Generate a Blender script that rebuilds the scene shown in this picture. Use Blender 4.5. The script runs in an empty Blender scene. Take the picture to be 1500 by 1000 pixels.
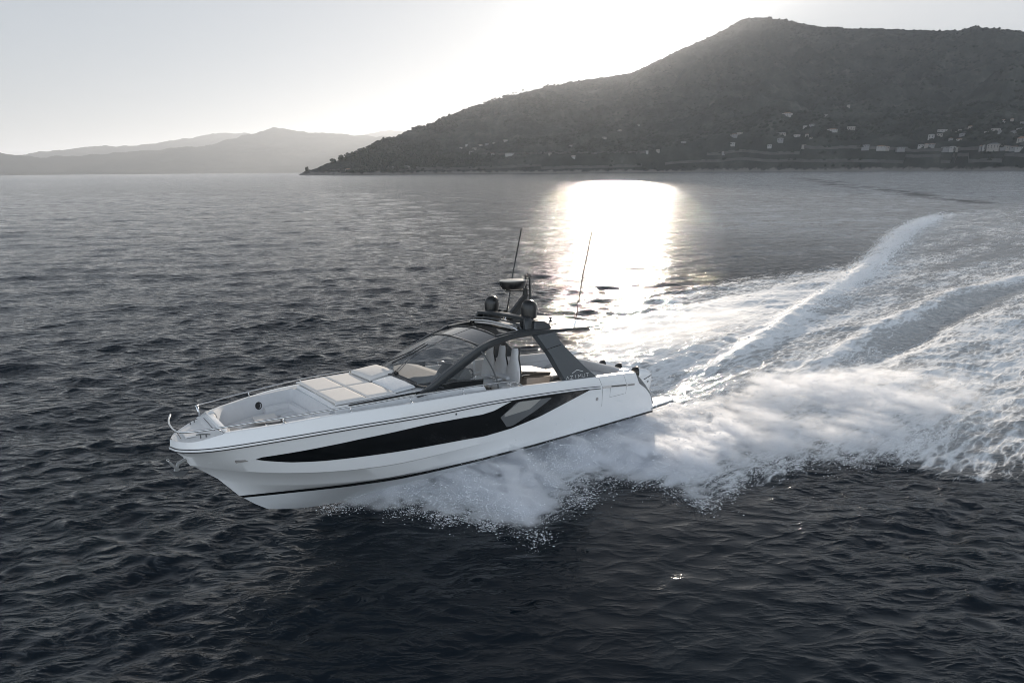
import bpy, bmesh, math, random
import numpy as np
from mathutils import Vector, Matrix
R_ = math.radians
sc = bpy.context.scene
# ---------------------------------------------------------------- camera
cd = bpy.data.cameras.new('camera'); cam = bpy.data.objects.new('camera', cd)
sc.collection.objects.link(cam); sc.camera = cam
cd.sensor_fit = 'HORIZONTAL'; cd.sensor_width = 36.0; cd.lens = 870 / 1500 * 36
cd.clip_start = 0.1; cd.clip_end = 60000
PITCH = math.atan(250.5 / 870); ROLL = R_(0.46)
cam.matrix_world = (Matrix.Translation((0, 0, 8.46)) @ Matrix.Rotation(R_(90) - PITCH, 4, 'X') @ Matrix.Rotation(-ROLL, 4, 'Z'))
# ---------------------------------------------------------------- sky and sun
SUN_EL, SUN_AZ = R_(9.4), R_(10.8)
sun_dir = Vector((math.sin(SUN_AZ) * math.cos(SUN_EL), math.cos(SUN_AZ) * math.cos(SUN_EL), math.sin(SUN_EL)))
w = bpy.data.worlds.new('World'); sc.world = w; w.use_nodes = True
nt = w.node_tree; bg = nt.nodes['Background']
sky = nt.nodes.new('ShaderNodeTexSky'); sky.sky_type = 'NISHITA'; sky.sun_disc = False
sky.sun_elevation = SUN_EL; sky.sun_rotation = SUN_AZ
sky.air_density = 1.0; sky.dust_density = 1.0; sky.ozone_density = 1.0; sky.altitude = 0
hs = nt.nodes.new('ShaderNodeHueSaturation'); hs.inputs['Saturation'].default_value = .9
gm_ = nt.nodes.new('ShaderNodeGamma'); gm_.inputs[1].default_value = 0.2          # thin high haze evens the sky out
nt.links.new(sky.outputs[0], gm_.inputs[0]); nt.links.new(gm_.outputs[0], hs.inputs['Color']); tn = nt.nodes.new('ShaderNodeVectorMath'); tn.operation = 'MULTIPLY'; tn.inputs[1].default_value = (.94, 1.0, 1.10)
nt.links.new(hs.outputs[0], tn.inputs[0]); 
# the sky darkens towards the zenith; bright aureole of haze round the sun
def wn(t, **k):
    q = nt.nodes.new(t)
    for a_, v_ in k.items(): setattr(q, a_, v_)
    return q
tc_ = wn('ShaderNodeTexCoord'); sep = wn('ShaderNodeSeparateXYZ'); nt.links.new(tc_.outputs['Generated'], sep.inputs[0])
el = wn('ShaderNodeMapRange', interpolation_type='SMOOTHSTEP'); el.inputs[1].default_value = .44; el.inputs[2].default_value = .90; el.inputs[3].default_value = 1; el.inputs[4].default_value = .28
nt.links.new(sep.outputs[2], el.inputs[0])
dh = wn('ShaderNodeVectorMath', operation='DOT_PRODUCT'); dh.inputs[1].default_value = (math.sin(SUN_AZ), math.cos(SUN_AZ), 0); nt.links.new(tc_.outputs['Generated'], dh.inputs[0])
# sky opposite the sun is raised, an added unseen fill for the shaded hull
bk = wn('ShaderNodeMapRange', interpolation_type='SMOOTHSTEP'); bk.inputs[1].default_value = .15; bk.inputs[2].default_value = -.6; bk.inputs[3].default_value = 1; bk.inputs[4].default_value = 2.7
nt.links.new(dh.outputs['Value'], bk.inputs[0])
eb = wn('ShaderNodeMath', operation='MULTIPLY'); nt.links.new(el.outputs[0], eb.inputs[0]); nt.links.new(bk.outputs[0], eb.inputs[1])
fz = wn('ShaderNodeVectorMath', operation='SCALE'); nt.links.new(tn.outputs[0], fz.inputs[0]); nt.links.new(eb.outputs[0], fz.inputs['Scale'])
dt = wn('ShaderNodeVectorMath', operation='DOT_PRODUCT'); dt.inputs[1].default_value = sun_dir; nt.links.new(tc_.outputs['Generated'], dt.inputs[0])
ac = wn('ShaderNodeMath', operation='ARCCOSINE'); nt.links.new(dt.outputs['Value'], ac.inputs[0])
e1 = wn('ShaderNodeMath', operation='MULTIPLY'); e1.inputs[1].default_value = -1 / R_(3.3); nt.links.new(ac.outputs[0], e1.inputs[0])
e2 = wn('ShaderNodeMath', operation='EXPONENT'); nt.links.new(e1.outputs[0], e2.inputs[0])
au = wn('ShaderNodeVectorMath', operation='SCALE'); au.inputs[0].default_value = (7, 6.9, 6.75); nt.links.new(e2.outputs[0], au.inputs['Scale'])
sm_ = wn('ShaderNodeVectorMath', operation='ADD'); nt.links.new(fz.outputs[0], sm_.inputs[0]); nt.links.new(au.outputs[0], sm_.inputs[1])
nt.links.new(sm_.outputs[0], bg.inputs['Color'])
bg.inputs['Strength'].default_value = 0.148
ld = bpy.data.lights.new('sun', 'SUN'); ld.energy = 2.5; ld.angle = R_(0.53); ld.color = (1.0, 0.87, 0.73)
sun = bpy.data.objects.new('sun', ld); sc.collection.objects.link(sun)
sun.rotation_euler = sun_dir.to_track_quat('Z', 'Y').to_euler()
sc.view_settings.view_transform = 'Standard'; sc.view_settings.look = 'None'
sc.view_settings.gamma = 1.0; sc.view_settings.exposure = 1.4
cy = sc.cycles
cy.max_bounces = 28; cy.diffuse_bounces = 3; cy.glossy_bounces = 4; cy.transmission_bounces = 6; cy.transparent_max_bounces = 24
cy.volume_bounces = 24; cy.volume_max_steps = 256; cy.volume_step_rate = 1.0
cy.caustics_reflective = False; cy.caustics_refractive = False; cy.sample_clamp_indirect = 6.0; cy.sample_clamp_direct = 0.0
cy.use_denoising = True; cy.filter_width = 1.0; cy.use_adaptive_sampling = False
# ---------------------------------------------------------------- helpers
COL = sc.collection
def tag(o, label=None, cat=None, group=None, kind=None):
    if label: o['label'] = label
    if cat: o['category'] = cat
    if group: o['group'] = group
    if kind: o['kind'] = kind
    return o
def empty(name, loc=(0, 0, 0), rot=(0, 0, 0)):
    o = bpy.data.objects.new(name, None); COL.objects.link(o); o.location = loc; o.rotation_euler = rot
    o.empty_display_size = 0.3
    return o
def mat(name, color=(.5, .5, .5), rough=.5, metal=0.0, coat=0.0, var=0.0, vscale=6.0, bump=0.0, bscale=40.0, spec=0.5, trans=0.0, alpha=1.0, emit=None):
    """Principled material with optional procedural colour variation and bump."""
    m = bpy.data.materials.new(name); m.use_nodes = True
    n = m.node_tree.nodes; l = m.node_tree.links; b = n['Principled BSDF']
    b.inputs['Base Color'].default_value = (*color, 1); b.inputs['Roughness'].default_value = rough
    b.inputs['Metallic'].default_value = metal; b.inputs['Coat Weight'].default_value = coat
    b.inputs['Coat Roughness'].default_value = .08; b.inputs['Specular IOR Level'].default_value = spec
    b.inputs['Transmission Weight'].default_value = trans; b.inputs['Alpha'].default_value = alpha
    if var or bump:
        tc = n.new('ShaderNodeTexCoord')
    if var:
        t = n.new('ShaderNodeTexNoise'); t.inputs['Scale'].default_value = vscale; t.inputs['Detail'].default_value = 6
        r = n.new('ShaderNodeMapRange'); r.inputs[3].default_value = 1 - var; r.inputs[4].default_value = 1 + var
        mx = n.new('ShaderNodeVectorMath'); mx.operation = 'SCALE'; mx.inputs[0].default_value = color
        l.new(tc.outputs['Object'], t.inputs['Vector']); l.new(t.outputs['Fac'], r.inputs[0]); l.new(r.outputs[0], mx.inputs['Scale'])
        l.new(mx.outputs[0], b.inputs['Base Color'])
    if bump:
        t2 = n.new('ShaderNodeTexNoise'); t2.inputs['Scale'].default_value = bscale; t2.inputs['Detail'].default_value = 4
        bp = n.new('ShaderNodeBump'); bp.inputs['Strength'].default_value = bump; bp.inputs['Distance'].default_value = .01
        l.new(tc.outputs['Object'], t2.inputs['Vector']); l.new(t2.outputs['Fac'], bp.inputs['Height']); l.new(bp.outputs[0], b.inputs['Normal'])
    return m
def mesh_obj(name, verts, faces, m=None, parent=None, smooth=False, angle=None):
    me = bpy.data.meshes.new(name); me.from_pydata([tuple(v) for v in verts], [], faces); me.update()
    if smooth: me.polygons.foreach_set('use_smooth', [True] * len(me.polygons))
    if angle: me.set_sharp_from_angle(angle=R_(angle))
    o = bpy.data.objects.new(name, me); COL.objects.link(o)
    if m: me.materials.append(m)
    if parent: o.parent = parent
    return o
def grid_faces(nu, nv, closed_u=False, flip=False, off=0):
    """faces of a grid indexed i*nv+j"""
    f = []
    for i in range(nu if closed_u else nu - 1):
        a = i * nv; b = ((i + 1) % nu) * nv
        for j in range(nv - 1):
            q = (off + a + j, off + b + j, off + b + j + 1, off + a + j + 1)
            f.append(q[::-1] if flip else q)
    return f
def np_grid(name, X, Y, Z, m, attrs=None, smooth=True):
    """big grid mesh from (nu,nv) arrays"""
    nu, nv = X.shape
    me = bpy.data.meshes.new(name)
    co = np.stack([X, Y, Z], -1).reshape(-1, 3).astype(np.float32)
    me.vertices.add(len(co)); me.vertices.foreach_set('co', co.ravel())
    idx = np.arange(nu * nv, dtype=np.int32).reshape(nu, nv)
    q = np.stack([idx[:-1, :-1], idx[1:, :-1], idx[1:, 1:], idx[:-1, 1:]], -1).reshape(-1, 4)
    me.loops.add(q.size); me.loops.foreach_set('vertex_index', q.ravel())
    me.polygons.add(len(q)); me.polygons.foreach_set('loop_start', np.arange(0, q.size, 4, dtype=np.int32))
    me.polygons.foreach_set('use_smooth', np.ones(len(q), dtype=bool))
    me.update(calc_edges=True)
    for k, v in (attrs or {}).items():
        a = me.attributes.new(k, 'FLOAT', 'POINT'); a.data.foreach_set('value', v.astype(np.float32).ravel())
    me.materials.append(m)
    o = bpy.data.objects.new(name, me); COL.objects.link(o)
    return o
def smoothstep(a, b, x):
    t = np.clip((x - a) / (b - a), 0, 1); return t * t * (3 - 2 * t)
def vnoise(x, y, seed=0):
    """value noise on arrays, 0..1"""
    xi = np.floor(x).astype(np.int64); yi = np.floor(y).astype(np.int64); fx = x - xi; fy = y - yi
    fx = fx * fx * (3 - 2 * fx); fy = fy * fy * (3 - 2 * fy)
    def h(a, b):
        n = (a * 374761393 + b * 668265263 + seed * 1442695041) & 0xffffffff
        n = ((n ^ (n >> 13)) * 1274126177) & 0xffffffff
        return ((n ^ (n >> 16)) & 0xffff) / 65535.0
    return (h(xi, yi) * (1 - fx) + h(xi + 1, yi) * fx) * (1 - fy) + (h(xi, yi + 1) * (1 - fx) + h(xi + 1, yi + 1) * fx) * fy
def fbm(x, y, octs=5, seed=0, gain=.5):
    s = 0; a = 1; tot = 0
    for k in range(octs):
        s = s + a * vnoise(x * 2 ** k + 17.3 * k, y * 2 ** k - 9.1 * k, seed + k); tot += a; a *= gain
    return s / tot
def poly_dist(x, y, pts):
    """distance to a polyline, arc position (0..len), signed side, on arrays"""
    best = np.full(x.shape, 1e9); arc = np.zeros(x.shape); side = np.zeros(x.shape); acc = 0.0
    for (x0, y0), (x1, y1) in zip(pts[:-1], pts[1:]):
        dx, dy = x1 - x0, y1 - y0; L = math.hypot(dx, dy)
        t = np.clip(((x - x0) * dx + (y - y0) * dy) / (L * L), 0, 1)
        px, py = x - (x0 + t * dx), y - (y0 + t * dy); d = np.hypot(px, py)
        cr = (dx * (y - y0) - dy * (x - x0)) / L
        m = d < best
        best = np.where(m, d, best); arc = np.where(m, acc + t * L, arc); side = np.where(m, np.sign(cr), side); acc += L
    return best, arc, side
def inside(x, y, poly):
    c = np.zeros(x.shape, bool); n = len(poly)
    for i in range(n):
        x0, y0 = poly[i]; x1, y1 = poly[(i + 1) % n]
        k = ((y0 > y) != (y1 > y)) & (x < (x1 - x0) * (y - y0) / ((y1 - y0) if y1 != y0 else 1e-9) + x0)
        c ^= k
    return c
def poly_sd(x, y, poly):
    """signed distance to a closed polygon, positive inside"""
    d, _, _ = poly_dist(x, y, list(poly) + [poly[0]])
    return np.where(inside(x, y, poly), d, -d)
# ---------------------------------------------------------------- the sea
STERN = np.array([4.5, 20.8]); WDIR = np.array([0.797, 0.605])
CREST_A = [(6.2, 23.0), (7.7, 24.3), (10.6, 26.7), (13.7, 30.3), (20.4, 38.6), (26.8, 46.0), (38.2, 61.4), (51.8, 79.7), (71.9, 103.2), (87, 115), (117, 138)]
CREST_B = [(9.5, 23.2), (12.9, 24.7), (15.7, 27.2), (18.7, 30.1), (23.7, 34.6), (31.2, 40.9), (40.2, 46.0), (52, 53), (70, 62)]
OLD_WAKE = [(113, 139), (116, 151), (122, 172), (143, 232), (174, 325), (238, 497), (330, 700)]
FOAM = [(-1.5, 26.0), (2.2, 27.4), (3.9, 29.6), (6.7, 37.0), (10.2, 40.5), (16.8, 46.5), (27.0, 52.0), (38, 62.5), (51, 80.5), (71, 104.5), (86, 117), (116, 141), (160, 170), (240, 190), (240, 60), (60, 24), (30, 20.5), (17.5, 16.6), (14.8, 15.2), (13.1, 14.9), (12.2, 15.3), (11.2, 16.4), (9.1, 15.9), (7.2, 15.0), (5.6, 14.2), (4.6, 14.2), (4.0, 14.9), (2.8, 15.0), (1.8, 14.3), (.6, 12.9), (-.5, 13.2), (-2.3, 13.8), (-4.9, 14.1), (-3, 16.5), (2, 21.0), (2.0, 23.0)]
def build_sea():
    rng = np.random.RandomState(7)
    ox, oy = 0.0, -14.0
    r = [12.0]
    while r[-1] < 24000: r.append(r[-1] * (1.0032 if r[-1] < 60 else 1.0048 if r[-1] < 300 else 1.012))
    r = np.array(r); nth = 1000
    th = np.radians(np.linspace(-66, 66, nth))
    RR, TH = np.meshgrid(r, th, indexing='ij')
    X = ox + RR * np.sin(TH); Y = oy + RR * np.cos(TH); Z = np.zeros_like(X)
    X0, Y0 = X.copy(), Y.copy()
    sp = np.maximum(RR * 0.0048, RR * 2.3 / nth)           # local mesh spacing
    # calm in the foam region near the boat, rougher outside
    N = 150
    lam = np.exp(np.linspace(math.log(.24), math.log(9.0), N)) * rng.uniform(.93, 1.07, N)
    main = R_(101)
    dirs = main + rng.normal(0, 1, N) * np.where(lam > 1.2, R_(18), R_(34))
    gust = .75 + .5 * fbm(X0 / 60, Y0 / 45, 3, 3)
    lee = np.exp(-(np.abs(X0 - 2.6) / 5.4) ** 3) * smoothstep(16.5, 13.5, Y0); gust *= 1 - .82 * lee          # lee of the hull
    kx = 2 * np.pi / lam
    for i in range(N):
        slope = .050 * (1.0 if lam[i] < .8 else (.8 / lam[i]) ** .95) * ((lam[i] / .4) ** .5 if lam[i] < .4 else 1)
        a = slope / kx[i]; ph = rng.uniform(0, 6.28)
        fade = np.clip((lam[i] / sp - 2.2) / 2.5, 0, 1)
        sel = fade > 0
        if not sel.any(): continue
        p = kx[i] * (X0[sel] * math.cos(dirs[i]) + Y0[sel] * math.sin(dirs[i])) + ph
        af = a * fade[sel] * gust[sel]
        Z[sel] += af * np.cos(p)
        X[sel] -= .85 * af * math.cos(dirs[i]) * np.sin(p); Y[sel] -= .85 * af * math.sin(dirs[i]) * np.sin(p)
    # ---- wake
    sel = (RR < 420) & (X0 > -12)
    x, y = X0[sel], Y0[sel]; z = Z[sel]
    sd = poly_sd(x, y, FOAM)
    dist = np.hypot(x, y)
    u = (x - STERN[0]) * WDIR[0] + (y - STERN[1]) * WDIR[1]      # distance behind the stern
    v = -(x - STERN[0]) * WDIR[1] + (y - STERN[1]) * WDIR[0]     # to starboard
    bump = (fbm(u / 3.0, v / .8, 5, 11, .62) - .5)
    fine = (fbm(u / .55, v / .28, 3, 21, .6) - .5)
    sds = sd / (1 + np.clip(dist - 30, 0, 400) / 22); reg = smoothstep(-.2, 1.6, sds)
    z = z * (1 - .45 * reg) + reg * (bump * (.12 + .16 * smoothstep(14, 4, u)) + fine * .08) * np.clip(sp[sel] * 0 + 1.0, 0, 1)
    dA, aA, sA = poly_dist(x, y, CREST_A)
    wA = .45 + aA * .009
    hA = .30 * np.exp(-aA / 260) * smoothstep(0, 4, aA) * smoothstep(160, 110, aA)
    sideA = np.where(sA > 0, 1.0, .55)                            # steep far side
    jA = (fbm(aA / 1.7, dA * 0 + 3.3, 4, 5) - .5)
    z += (hA + jA * .22 * smoothstep(0, 6, aA) * smoothstep(160, 100, aA)) * np.exp(-(dA / (wA * (1.9 - sideA * .9))) ** 2) * 1.35
    dB, aB, sB = poly_dist(x, y, CREST_B)
    hB = .20 * smoothstep(0, 8, aB) * smoothstep(75, 45, aB)
    wB = .42 + aB * .008
    jB = (fbm(aB / 1.3, dB * 0 + 7.7, 4, 6) - .5)
    z += (hB + jB * .3 * smoothstep(0, 6, aB) * smoothstep(75, 40, aB)) * np.exp(-(dB / wB) ** 2)
    z -= .3 * smoothstep(3, 10, aB) * smoothstep(40, 20, aB) * np.where(sB < 0, 1, 0) * np.exp(-((dB - 1.7) / .8) ** 2)
    # hollow behind the outboards
    z -= .5 * np.exp(-((v - 1.2) / 1.3) ** 2) * smoothstep(-1, 1, u) * smoothstep(11, 4, u)
    # trail swell parallel to the track
    z += .05 * np.cos(v * 1.5 + 1.0) * reg * smoothstep(4, 10, u) * smoothstep(90, 20, u)
    Z[sel] = z
    foam = np.zeros_like(Z); aerated_and_sheen = np.zeros_like(Z)
    aerated_and_sheen[sel] = .75 * smoothstep(-.5, 3.0, sd) * smoothstep(300, 60, dist)
    aerated_and_sheen = np.maximum(aerated_and_sheen, smoothstep(.12, .42, X0 / np.maximum(Y0, 1)) * smoothstep(45, 130, RR) * (1 - .5 * smoothstep(600, 2000, RR)) * (.70 + .5 * fbm(X0 / 14, Y0 / 9, 4, 15)))  # far right sea: reflected sky sheen painted in as a pale base colour
    streak = fbm(u / 3.2, v / 1.1, 5, 31, .6)
    patch = fbm(u / 14, v / 6, 4, 41)
    f = smoothstep(-.45, 1.0, sds) * (.55 + .55 * smoothstep(16, 3, np.abs(sd) * .35))
    f *= (.50 + .8 * (patch - .28)) * (1 - .72 * smoothstep(14, 60, u))
    f *= .55 + .9 * smoothstep(.3, .7, fbm(u / 30, v / 2.4, 4, 47)) 
    f += .5 * np.exp(-(dA / (wA * 1.2)) ** 2) * smoothstep(0, 3, aA) * smoothstep(135, 102, aA)
    f += .40 * np.exp(-((dB) / (wB * 1.1)) ** 2) * smoothstep(0, 3, aB) * smoothstep(85, 50, aB)
    f -= .75 * smoothstep(4, 12, aB) * smoothstep(48, 26, aB) * np.where(sB < 0, 1, 0) * np.exp(-((dB - 1.5) / .8) ** 2)
    f -= .45 * np.exp(-((v - 2.0) / .9) ** 2) * smoothstep(0, 2, u) * smoothstep(14, 5, u)
    f += (streak - .5) * .9 * smoothstep(-.5, .8, sds)
    f += .45 * smoothstep(.1, 1.0, sd) * smoothstep(7, 4, x) * smoothstep(21, 19, y)
    f *= smoothstep(260, 90, dist)
    foam[sel] = np.clip(f, 0, 1.3)
    # dark rippled edge of the older wake, far off
    dO, aO, sO = poly_dist(x, y, OLD_WAKE)
    selO = (RR > 120) & (RR < 900) & (X0 > 60)
    wob = (fbm(Y0[selO] / 40, X0[selO] * 0, 3, 58) - .5) * 14; dO, aO, _ = poly_dist(X0[selO] + wob, Y0[selO], OLD_WAKE)
    rip = np.zeros_like(Z); rip[selO] = np.exp(-(dO / (3.5 + aO * .02)) ** 2) * smoothstep(0, 10, aO) * smoothstep(520, 330, aO)
    aerated_and_sheen *= 1 - .95 * rip * smoothstep(.38, .55, fbm(X0 / 6, Y0 / 12, 4, 55))  # painted sheen left out along the ripples, so they look dark
    U = (X0 - STERN[0]) * WDIR[0] + (Y0 - STERN[1]) * WDIR[1]; V = -(X0 - STERN[0]) * WDIR[1] + (Y0 - STERN[1]) * WDIR[0]
    # ---- material
    m = bpy.data.materials.new('sea_water'); m.use_nodes = True
    n = m.node_tree.nodes; l = m.node_tree.links; b = n['Principled BSDF']; out = n['Material Output']
    def N_(t, **k):
        q = n.new(t)
        for a_, v_ in k.items(): setattr(q, a_, v_)
        return q
    geo = N_('ShaderNodeNewGeometry'); dl = N_('ShaderNodeVectorMath', operation='LENGTH'); l.new(geo.outputs['Position'], dl.inputs[0])
    far = N_('ShaderNodeMapRange'); far.inputs[1].default_value = 45; far.inputs[2].default_value = 240; l.new(dl.outputs['Value'], far.inputs[0])
    rough = N_('ShaderNodeMapRange'); rough.inputs[1].default_value = 30; rough.inputs[2].default_value = 900
    rough.inputs[3].default_value = .08; rough.inputs[4].default_value = .14; l.new(dl.outputs['Value'], rough.inputs[0])
    # micro slopes: noise colour used as a slope vector at two scales
    far2 = N_('ShaderNodeMapRange'); far2.inputs[1].default_value = 26; far2.inputs[2].default_value = 110; l.new(dl.outputs['Value'], far2.inputs[0])
    def slope(scale, sx, sy, amt_near, amt_far, fr=None):
        mp = N_('ShaderNodeMapping'); mp.inputs['Scale'].default_value = (sx, sy, 1); mp.inputs['Rotation'].default_value = (0, 0, R_(-11))
        l.new(geo.outputs['Position'], mp.inputs['Vector'])
        t = N_('ShaderNodeTexNoise'); t.inputs['Scale'].default_value = scale; t.inputs['Detail'].default_value = 3; t.inputs['Roughness'].default_value = .55
        l.new(mp.outputs[0], t.inputs['Vector'])
        s = N_('ShaderNodeVectorMath', operation='SUBTRACT'); s.inputs[1].default_value = (.5, .5, .5); l.new(t.outputs['Color'], s.inputs[0])
        a = N_('ShaderNodeMapRange'); a.inputs[3].default_value = amt_near; a.inputs[4].default_value = amt_far; l.new((fr or far).outputs[0], a.inputs[0])
        k = N_('ShaderNodeVectorMath', operation='MULTIPLY'); k.inputs[1].default_value = (.7, 1, 0); l.new(s.outputs[0], k.inputs[0])
        k2 = N_('ShaderNodeVectorMath', operation='SCALE'); l.new(k.outputs[0], k2.inputs[0]); l.new(a.outputs[0], k2.inputs['Scale'])
        return k2.outputs[0]
    s1 = slope(1.0, .32, 1.1, .0, .78, far2); s2 = slope(3.0, .5, 1.2, .03, .4, far2)
    ad = N_('ShaderNodeVectorMath', operation='ADD'); l.new(s1, ad.inputs[0]); l.new(s2, ad.inputs[1])
    # gust patches make some water calmer
    gm = N_('ShaderNodeMapping'); gm.inputs['Scale'].default_value = (.010, .028, 1); l.new(geo.outputs['Position'], gm.inputs['Vector'])
    gn = N_('ShaderNodeTexNoise'); gn.inputs['Detail'].default_value = 4; gn.inputs['Scale'].default_value = 1.0; l.new(gm.outputs[0], gn.inputs['Vector'])
    gr = N_('ShaderNodeMapRange'); gr.inputs[1].default_value = .3; gr.inputs[2].default_value = .7; gr.inputs[3].default_value = .7; gr.inputs[4].default_value = 1.25; l.new(gn.outputs['Fac'], gr.inputs[0])
    ra = N_('ShaderNodeAttribute', attribute_name='ripple'); g2m = N_('ShaderNodeMapping'); g2m.inputs['Scale'].default_value = (.07, .16, 1); g2m.inputs['Rotation'].default_value = (0, 0, R_(-8)); l.new(geo.outputs['Position'], g2m.inputs['Vector'])
    g2 = N_('ShaderNodeTexNoise'); g2.inputs['Detail'].default_value = 5; g2.inputs['Roughness'].default_value = .6; g2.inputs['Scale'].default_value = 1.0; l.new(g2m.outputs[0], g2.inputs['Vector'])
    g2r = N_('ShaderNodeMapRange'); g2r.inputs[1].default_value = .32; g2r.inputs[2].default_value = .68; g2r.inputs[3].default_value = .5; g2r.inputs[4].default_value = 2.0; l.new(g2.outputs['Fac'], g2r.inputs[0])
    g3 = N_('ShaderNodeMath', operation='MULTIPLY'); l.new(gr.outputs[0], g3.inputs[0]); l.new(g2r.outputs[0], g3.inputs[1])
    g4m = N_('ShaderNodeMapping'); g4m.inputs['Scale'].default_value = (.55, .085, 1); g4m.inputs['Rotation'].default_value = (0, 0, R_(6)); l.new(geo.outputs['Position'], g4m.inputs['Vector'])
    g4 = N_('ShaderNodeTexNoise'); g4.inputs['Detail'].default_value = 3; g4.inputs['Scale'].default_value = 1.0; l.new(g4m.outputs[0], g4.inputs['Vector'])
    g4r = N_('ShaderNodeMapRange'); g4r.inputs[1].default_value = .38; g4r.inputs[2].default_value = .66; g4r.inputs[3].default_value = .25; g4r.inputs[4].default_value = 1.9; l.new(g4.outputs['Fac'], g4r.inputs[0])
    g5 = N_('ShaderNodeMath', operation='MULTIPLY'); l.new(g3.outputs[0], g5.inputs[0]); l.new(g4r.outputs[0], g5.inputs[1]); g3 = g5
    rr_ = N_('ShaderNodeMath', operation='MULTIPLY_ADD'); rr_.inputs[1].default_value = 2.5; l.new(ra.outputs['Fac'], rr_.inputs[0]); l.new(g3.outputs[0], rr_.inputs[2])
    sc_ = N_('ShaderNodeVectorMath', operation='SCALE'); l.new(ad.outputs[0], sc_.inputs[0]); l.new(rr_.outputs[0], sc_.inputs['Scale'])
    # near ripples by bump
    mp = N_('ShaderNodeMapping'); mp.inputs['Scale'].default_value = (.5, 1.25, 1); mp.inputs['Rotation'].default_value = (0, 0, R_(-11)); l.new(geo.outputs['Position'], mp.inputs['Vector'])
    t = N_('ShaderNodeTexNoise', noise_type='RIDGED_MULTIFRACTAL'); t.inputs['Scale'].default_value = 2.1; t.inputs['Detail'].default_value = 5; t.inputs['Roughness'].default_value = .52; t.inputs['Lacunarity'].default_value = 2.1; t.inputs['Offset'].default_value = .9; t.inputs['Gain'].default_value = 1.6; t.inputs['Distortion'].default_value = .25; l.new(mp.outputs[0], t.inputs['Vector'])
    bp = N_('ShaderNodeBump'); bp.inputs['Strength'].default_value = 1.0; bp.inputs['Distance'].default_value = .040; l.new(t.outputs['Fac'], bp.inputs['Height'])
    nn = N_('ShaderNodeVectorMath', operation='ADD'); le = N_('ShaderNodeAttribute', attribute_name='lee'); ls_ = N_('ShaderNodeMapRange'); ls_.inputs[3].default_value = 1; ls_.inputs[4].default_value = .22; l.new(le.outputs['Fac'], ls_.inputs[0]); l.new(ls_.outputs[0], bp.inputs['Strength'])
    l.new(bp.outputs[0], nn.inputs[0]); l.new(sc_.outputs[0], nn.inputs[1])
    nz = N_('ShaderNodeVectorMath', operation='NORMALIZE'); l.new(nn.outputs[0], nz.inputs[0])
    aer_sheen = N_('ShaderNodeMix', data_type='RGBA'); aer_sheen.inputs[6].default_value = (.003, .008, .0135, 1); aer_sheen.inputs[7].default_value = (.42, .435, .445, 1)  # pale end serves both churned wake and painted sheen
    fa0 = N_('ShaderNodeAttribute', attribute_name='aerated_and_sheen'); l.new(fa0.outputs['Fac'], aer_sheen.inputs[0]); l.new(aer_sheen.outputs[2], b.inputs['Base Color']); b.inputs['IOR'].default_value = 1.40
    cw = N_('ShaderNodeMapRange'); cw.inputs[1].default_value = 40; cw.inputs[2].default_value = 250; cw.inputs[3].default_value = 0; cw.inputs[4].default_value = .12; l.new(dl.outputs['Value'], cw.inputs[0])
    l.new(cw.outputs[0], b.inputs['Coat Weight']); b.inputs['Coat Roughness'].default_value = .42; b.inputs['Coat IOR'].default_value = 1.33; l.new(nz.outputs[0], b.inputs['Coat Normal'])
    l.new(rough.outputs[0], b.inputs['Roughness']); l.new(nz.outputs[0], b.inputs['Normal'])
    # foam
    fa = N_('ShaderNodeAttribute', attribute_name='foam'); ua = N_('ShaderNodeAttribute', attribute_name='trail_u'); va = N_('ShaderNodeAttribute', attribute_name='trail_v')
    cx = N_('ShaderNodeCombineXYZ'); l.new(ua.outputs['Fac'], cx.inputs[0]); l.new(va.outputs['Fac'], cx.inputs[1])
    m1 = N_('ShaderNodeMapping'); m1.inputs['Scale'].default_value = (.38, 2.3, 1); l.new(cx.outputs[0], m1.inputs['Vector'])
    t1 = N_('ShaderNodeTexNoise'); t1.inputs['Scale'].default_value = 1.1; t1.inputs['Detail'].default_value = 9; t1.inputs['Roughness'].default_value = .66; t1.inputs['Distortion'].default_value = .5; l.new(m1.outputs[0], t1.inputs['Vector'])
    m2 = N_('ShaderNodeMath', operation='SUBTRACT'); m2.inputs[1].default_value = .5; l.new(t1.outputs['Fac'], m2.inputs[0])
    m3 = N_('ShaderNodeMath', operation='MULTIPLY_ADD'); m3.inputs[1].default_value = 2.3; l.new(m2.outputs[0], m3.inputs[0]); l.new(fa.outputs['Fac'], m3.inputs[2])
    m1b = N_('ShaderNodeMapping'); m1b.inputs['Scale'].default_value = (1.2, 4.2, 1); l.new(cx.outputs[0], m1b.inputs['Vector'])
    t1b = N_('ShaderNodeTexNoise', noise_type='RIDGED_MULTIFRACTAL'); t1b.inputs['Scale'].default_value = 1.0; t1b.inputs['Detail'].default_value = 6; t1b.inputs['Roughness'].default_value = .6; t1b.inputs['Offset'].default_value = .85; t1b.inputs['Gain'].default_value = 1.5; l.new(m1b.outputs[0], t1b.inputs['Vector'])
    m2b = N_('ShaderNodeMath', operation='SUBTRACT'); m2b.inputs[1].default_value = .75; l.new(t1b.outputs['Fac'], m2b.inputs[0])
    m3b = N_('ShaderNodeMath', operation='MULTIPLY_ADD'); m3b.inputs[1].default_value = .55; l.new(m2b.outputs[0], m3b.inputs[0]); l.new(m3.outputs[0], m3b.inputs[2])
    cov = N_('ShaderNodeMapRange', interpolation_type='SMOOTHSTEP'); cov.inputs[1].default_value = .12; cov.inputs[2].default_value = .95; l.new(m3b.outputs[0], cov.inputs[0])
    gate = N_('ShaderNodeMapRange'); gate.inputs[1].default_value = .02; gate.inputs[2].default_value = .14; l.new(fa.outputs['Fac'], gate.inputs[0])
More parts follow.
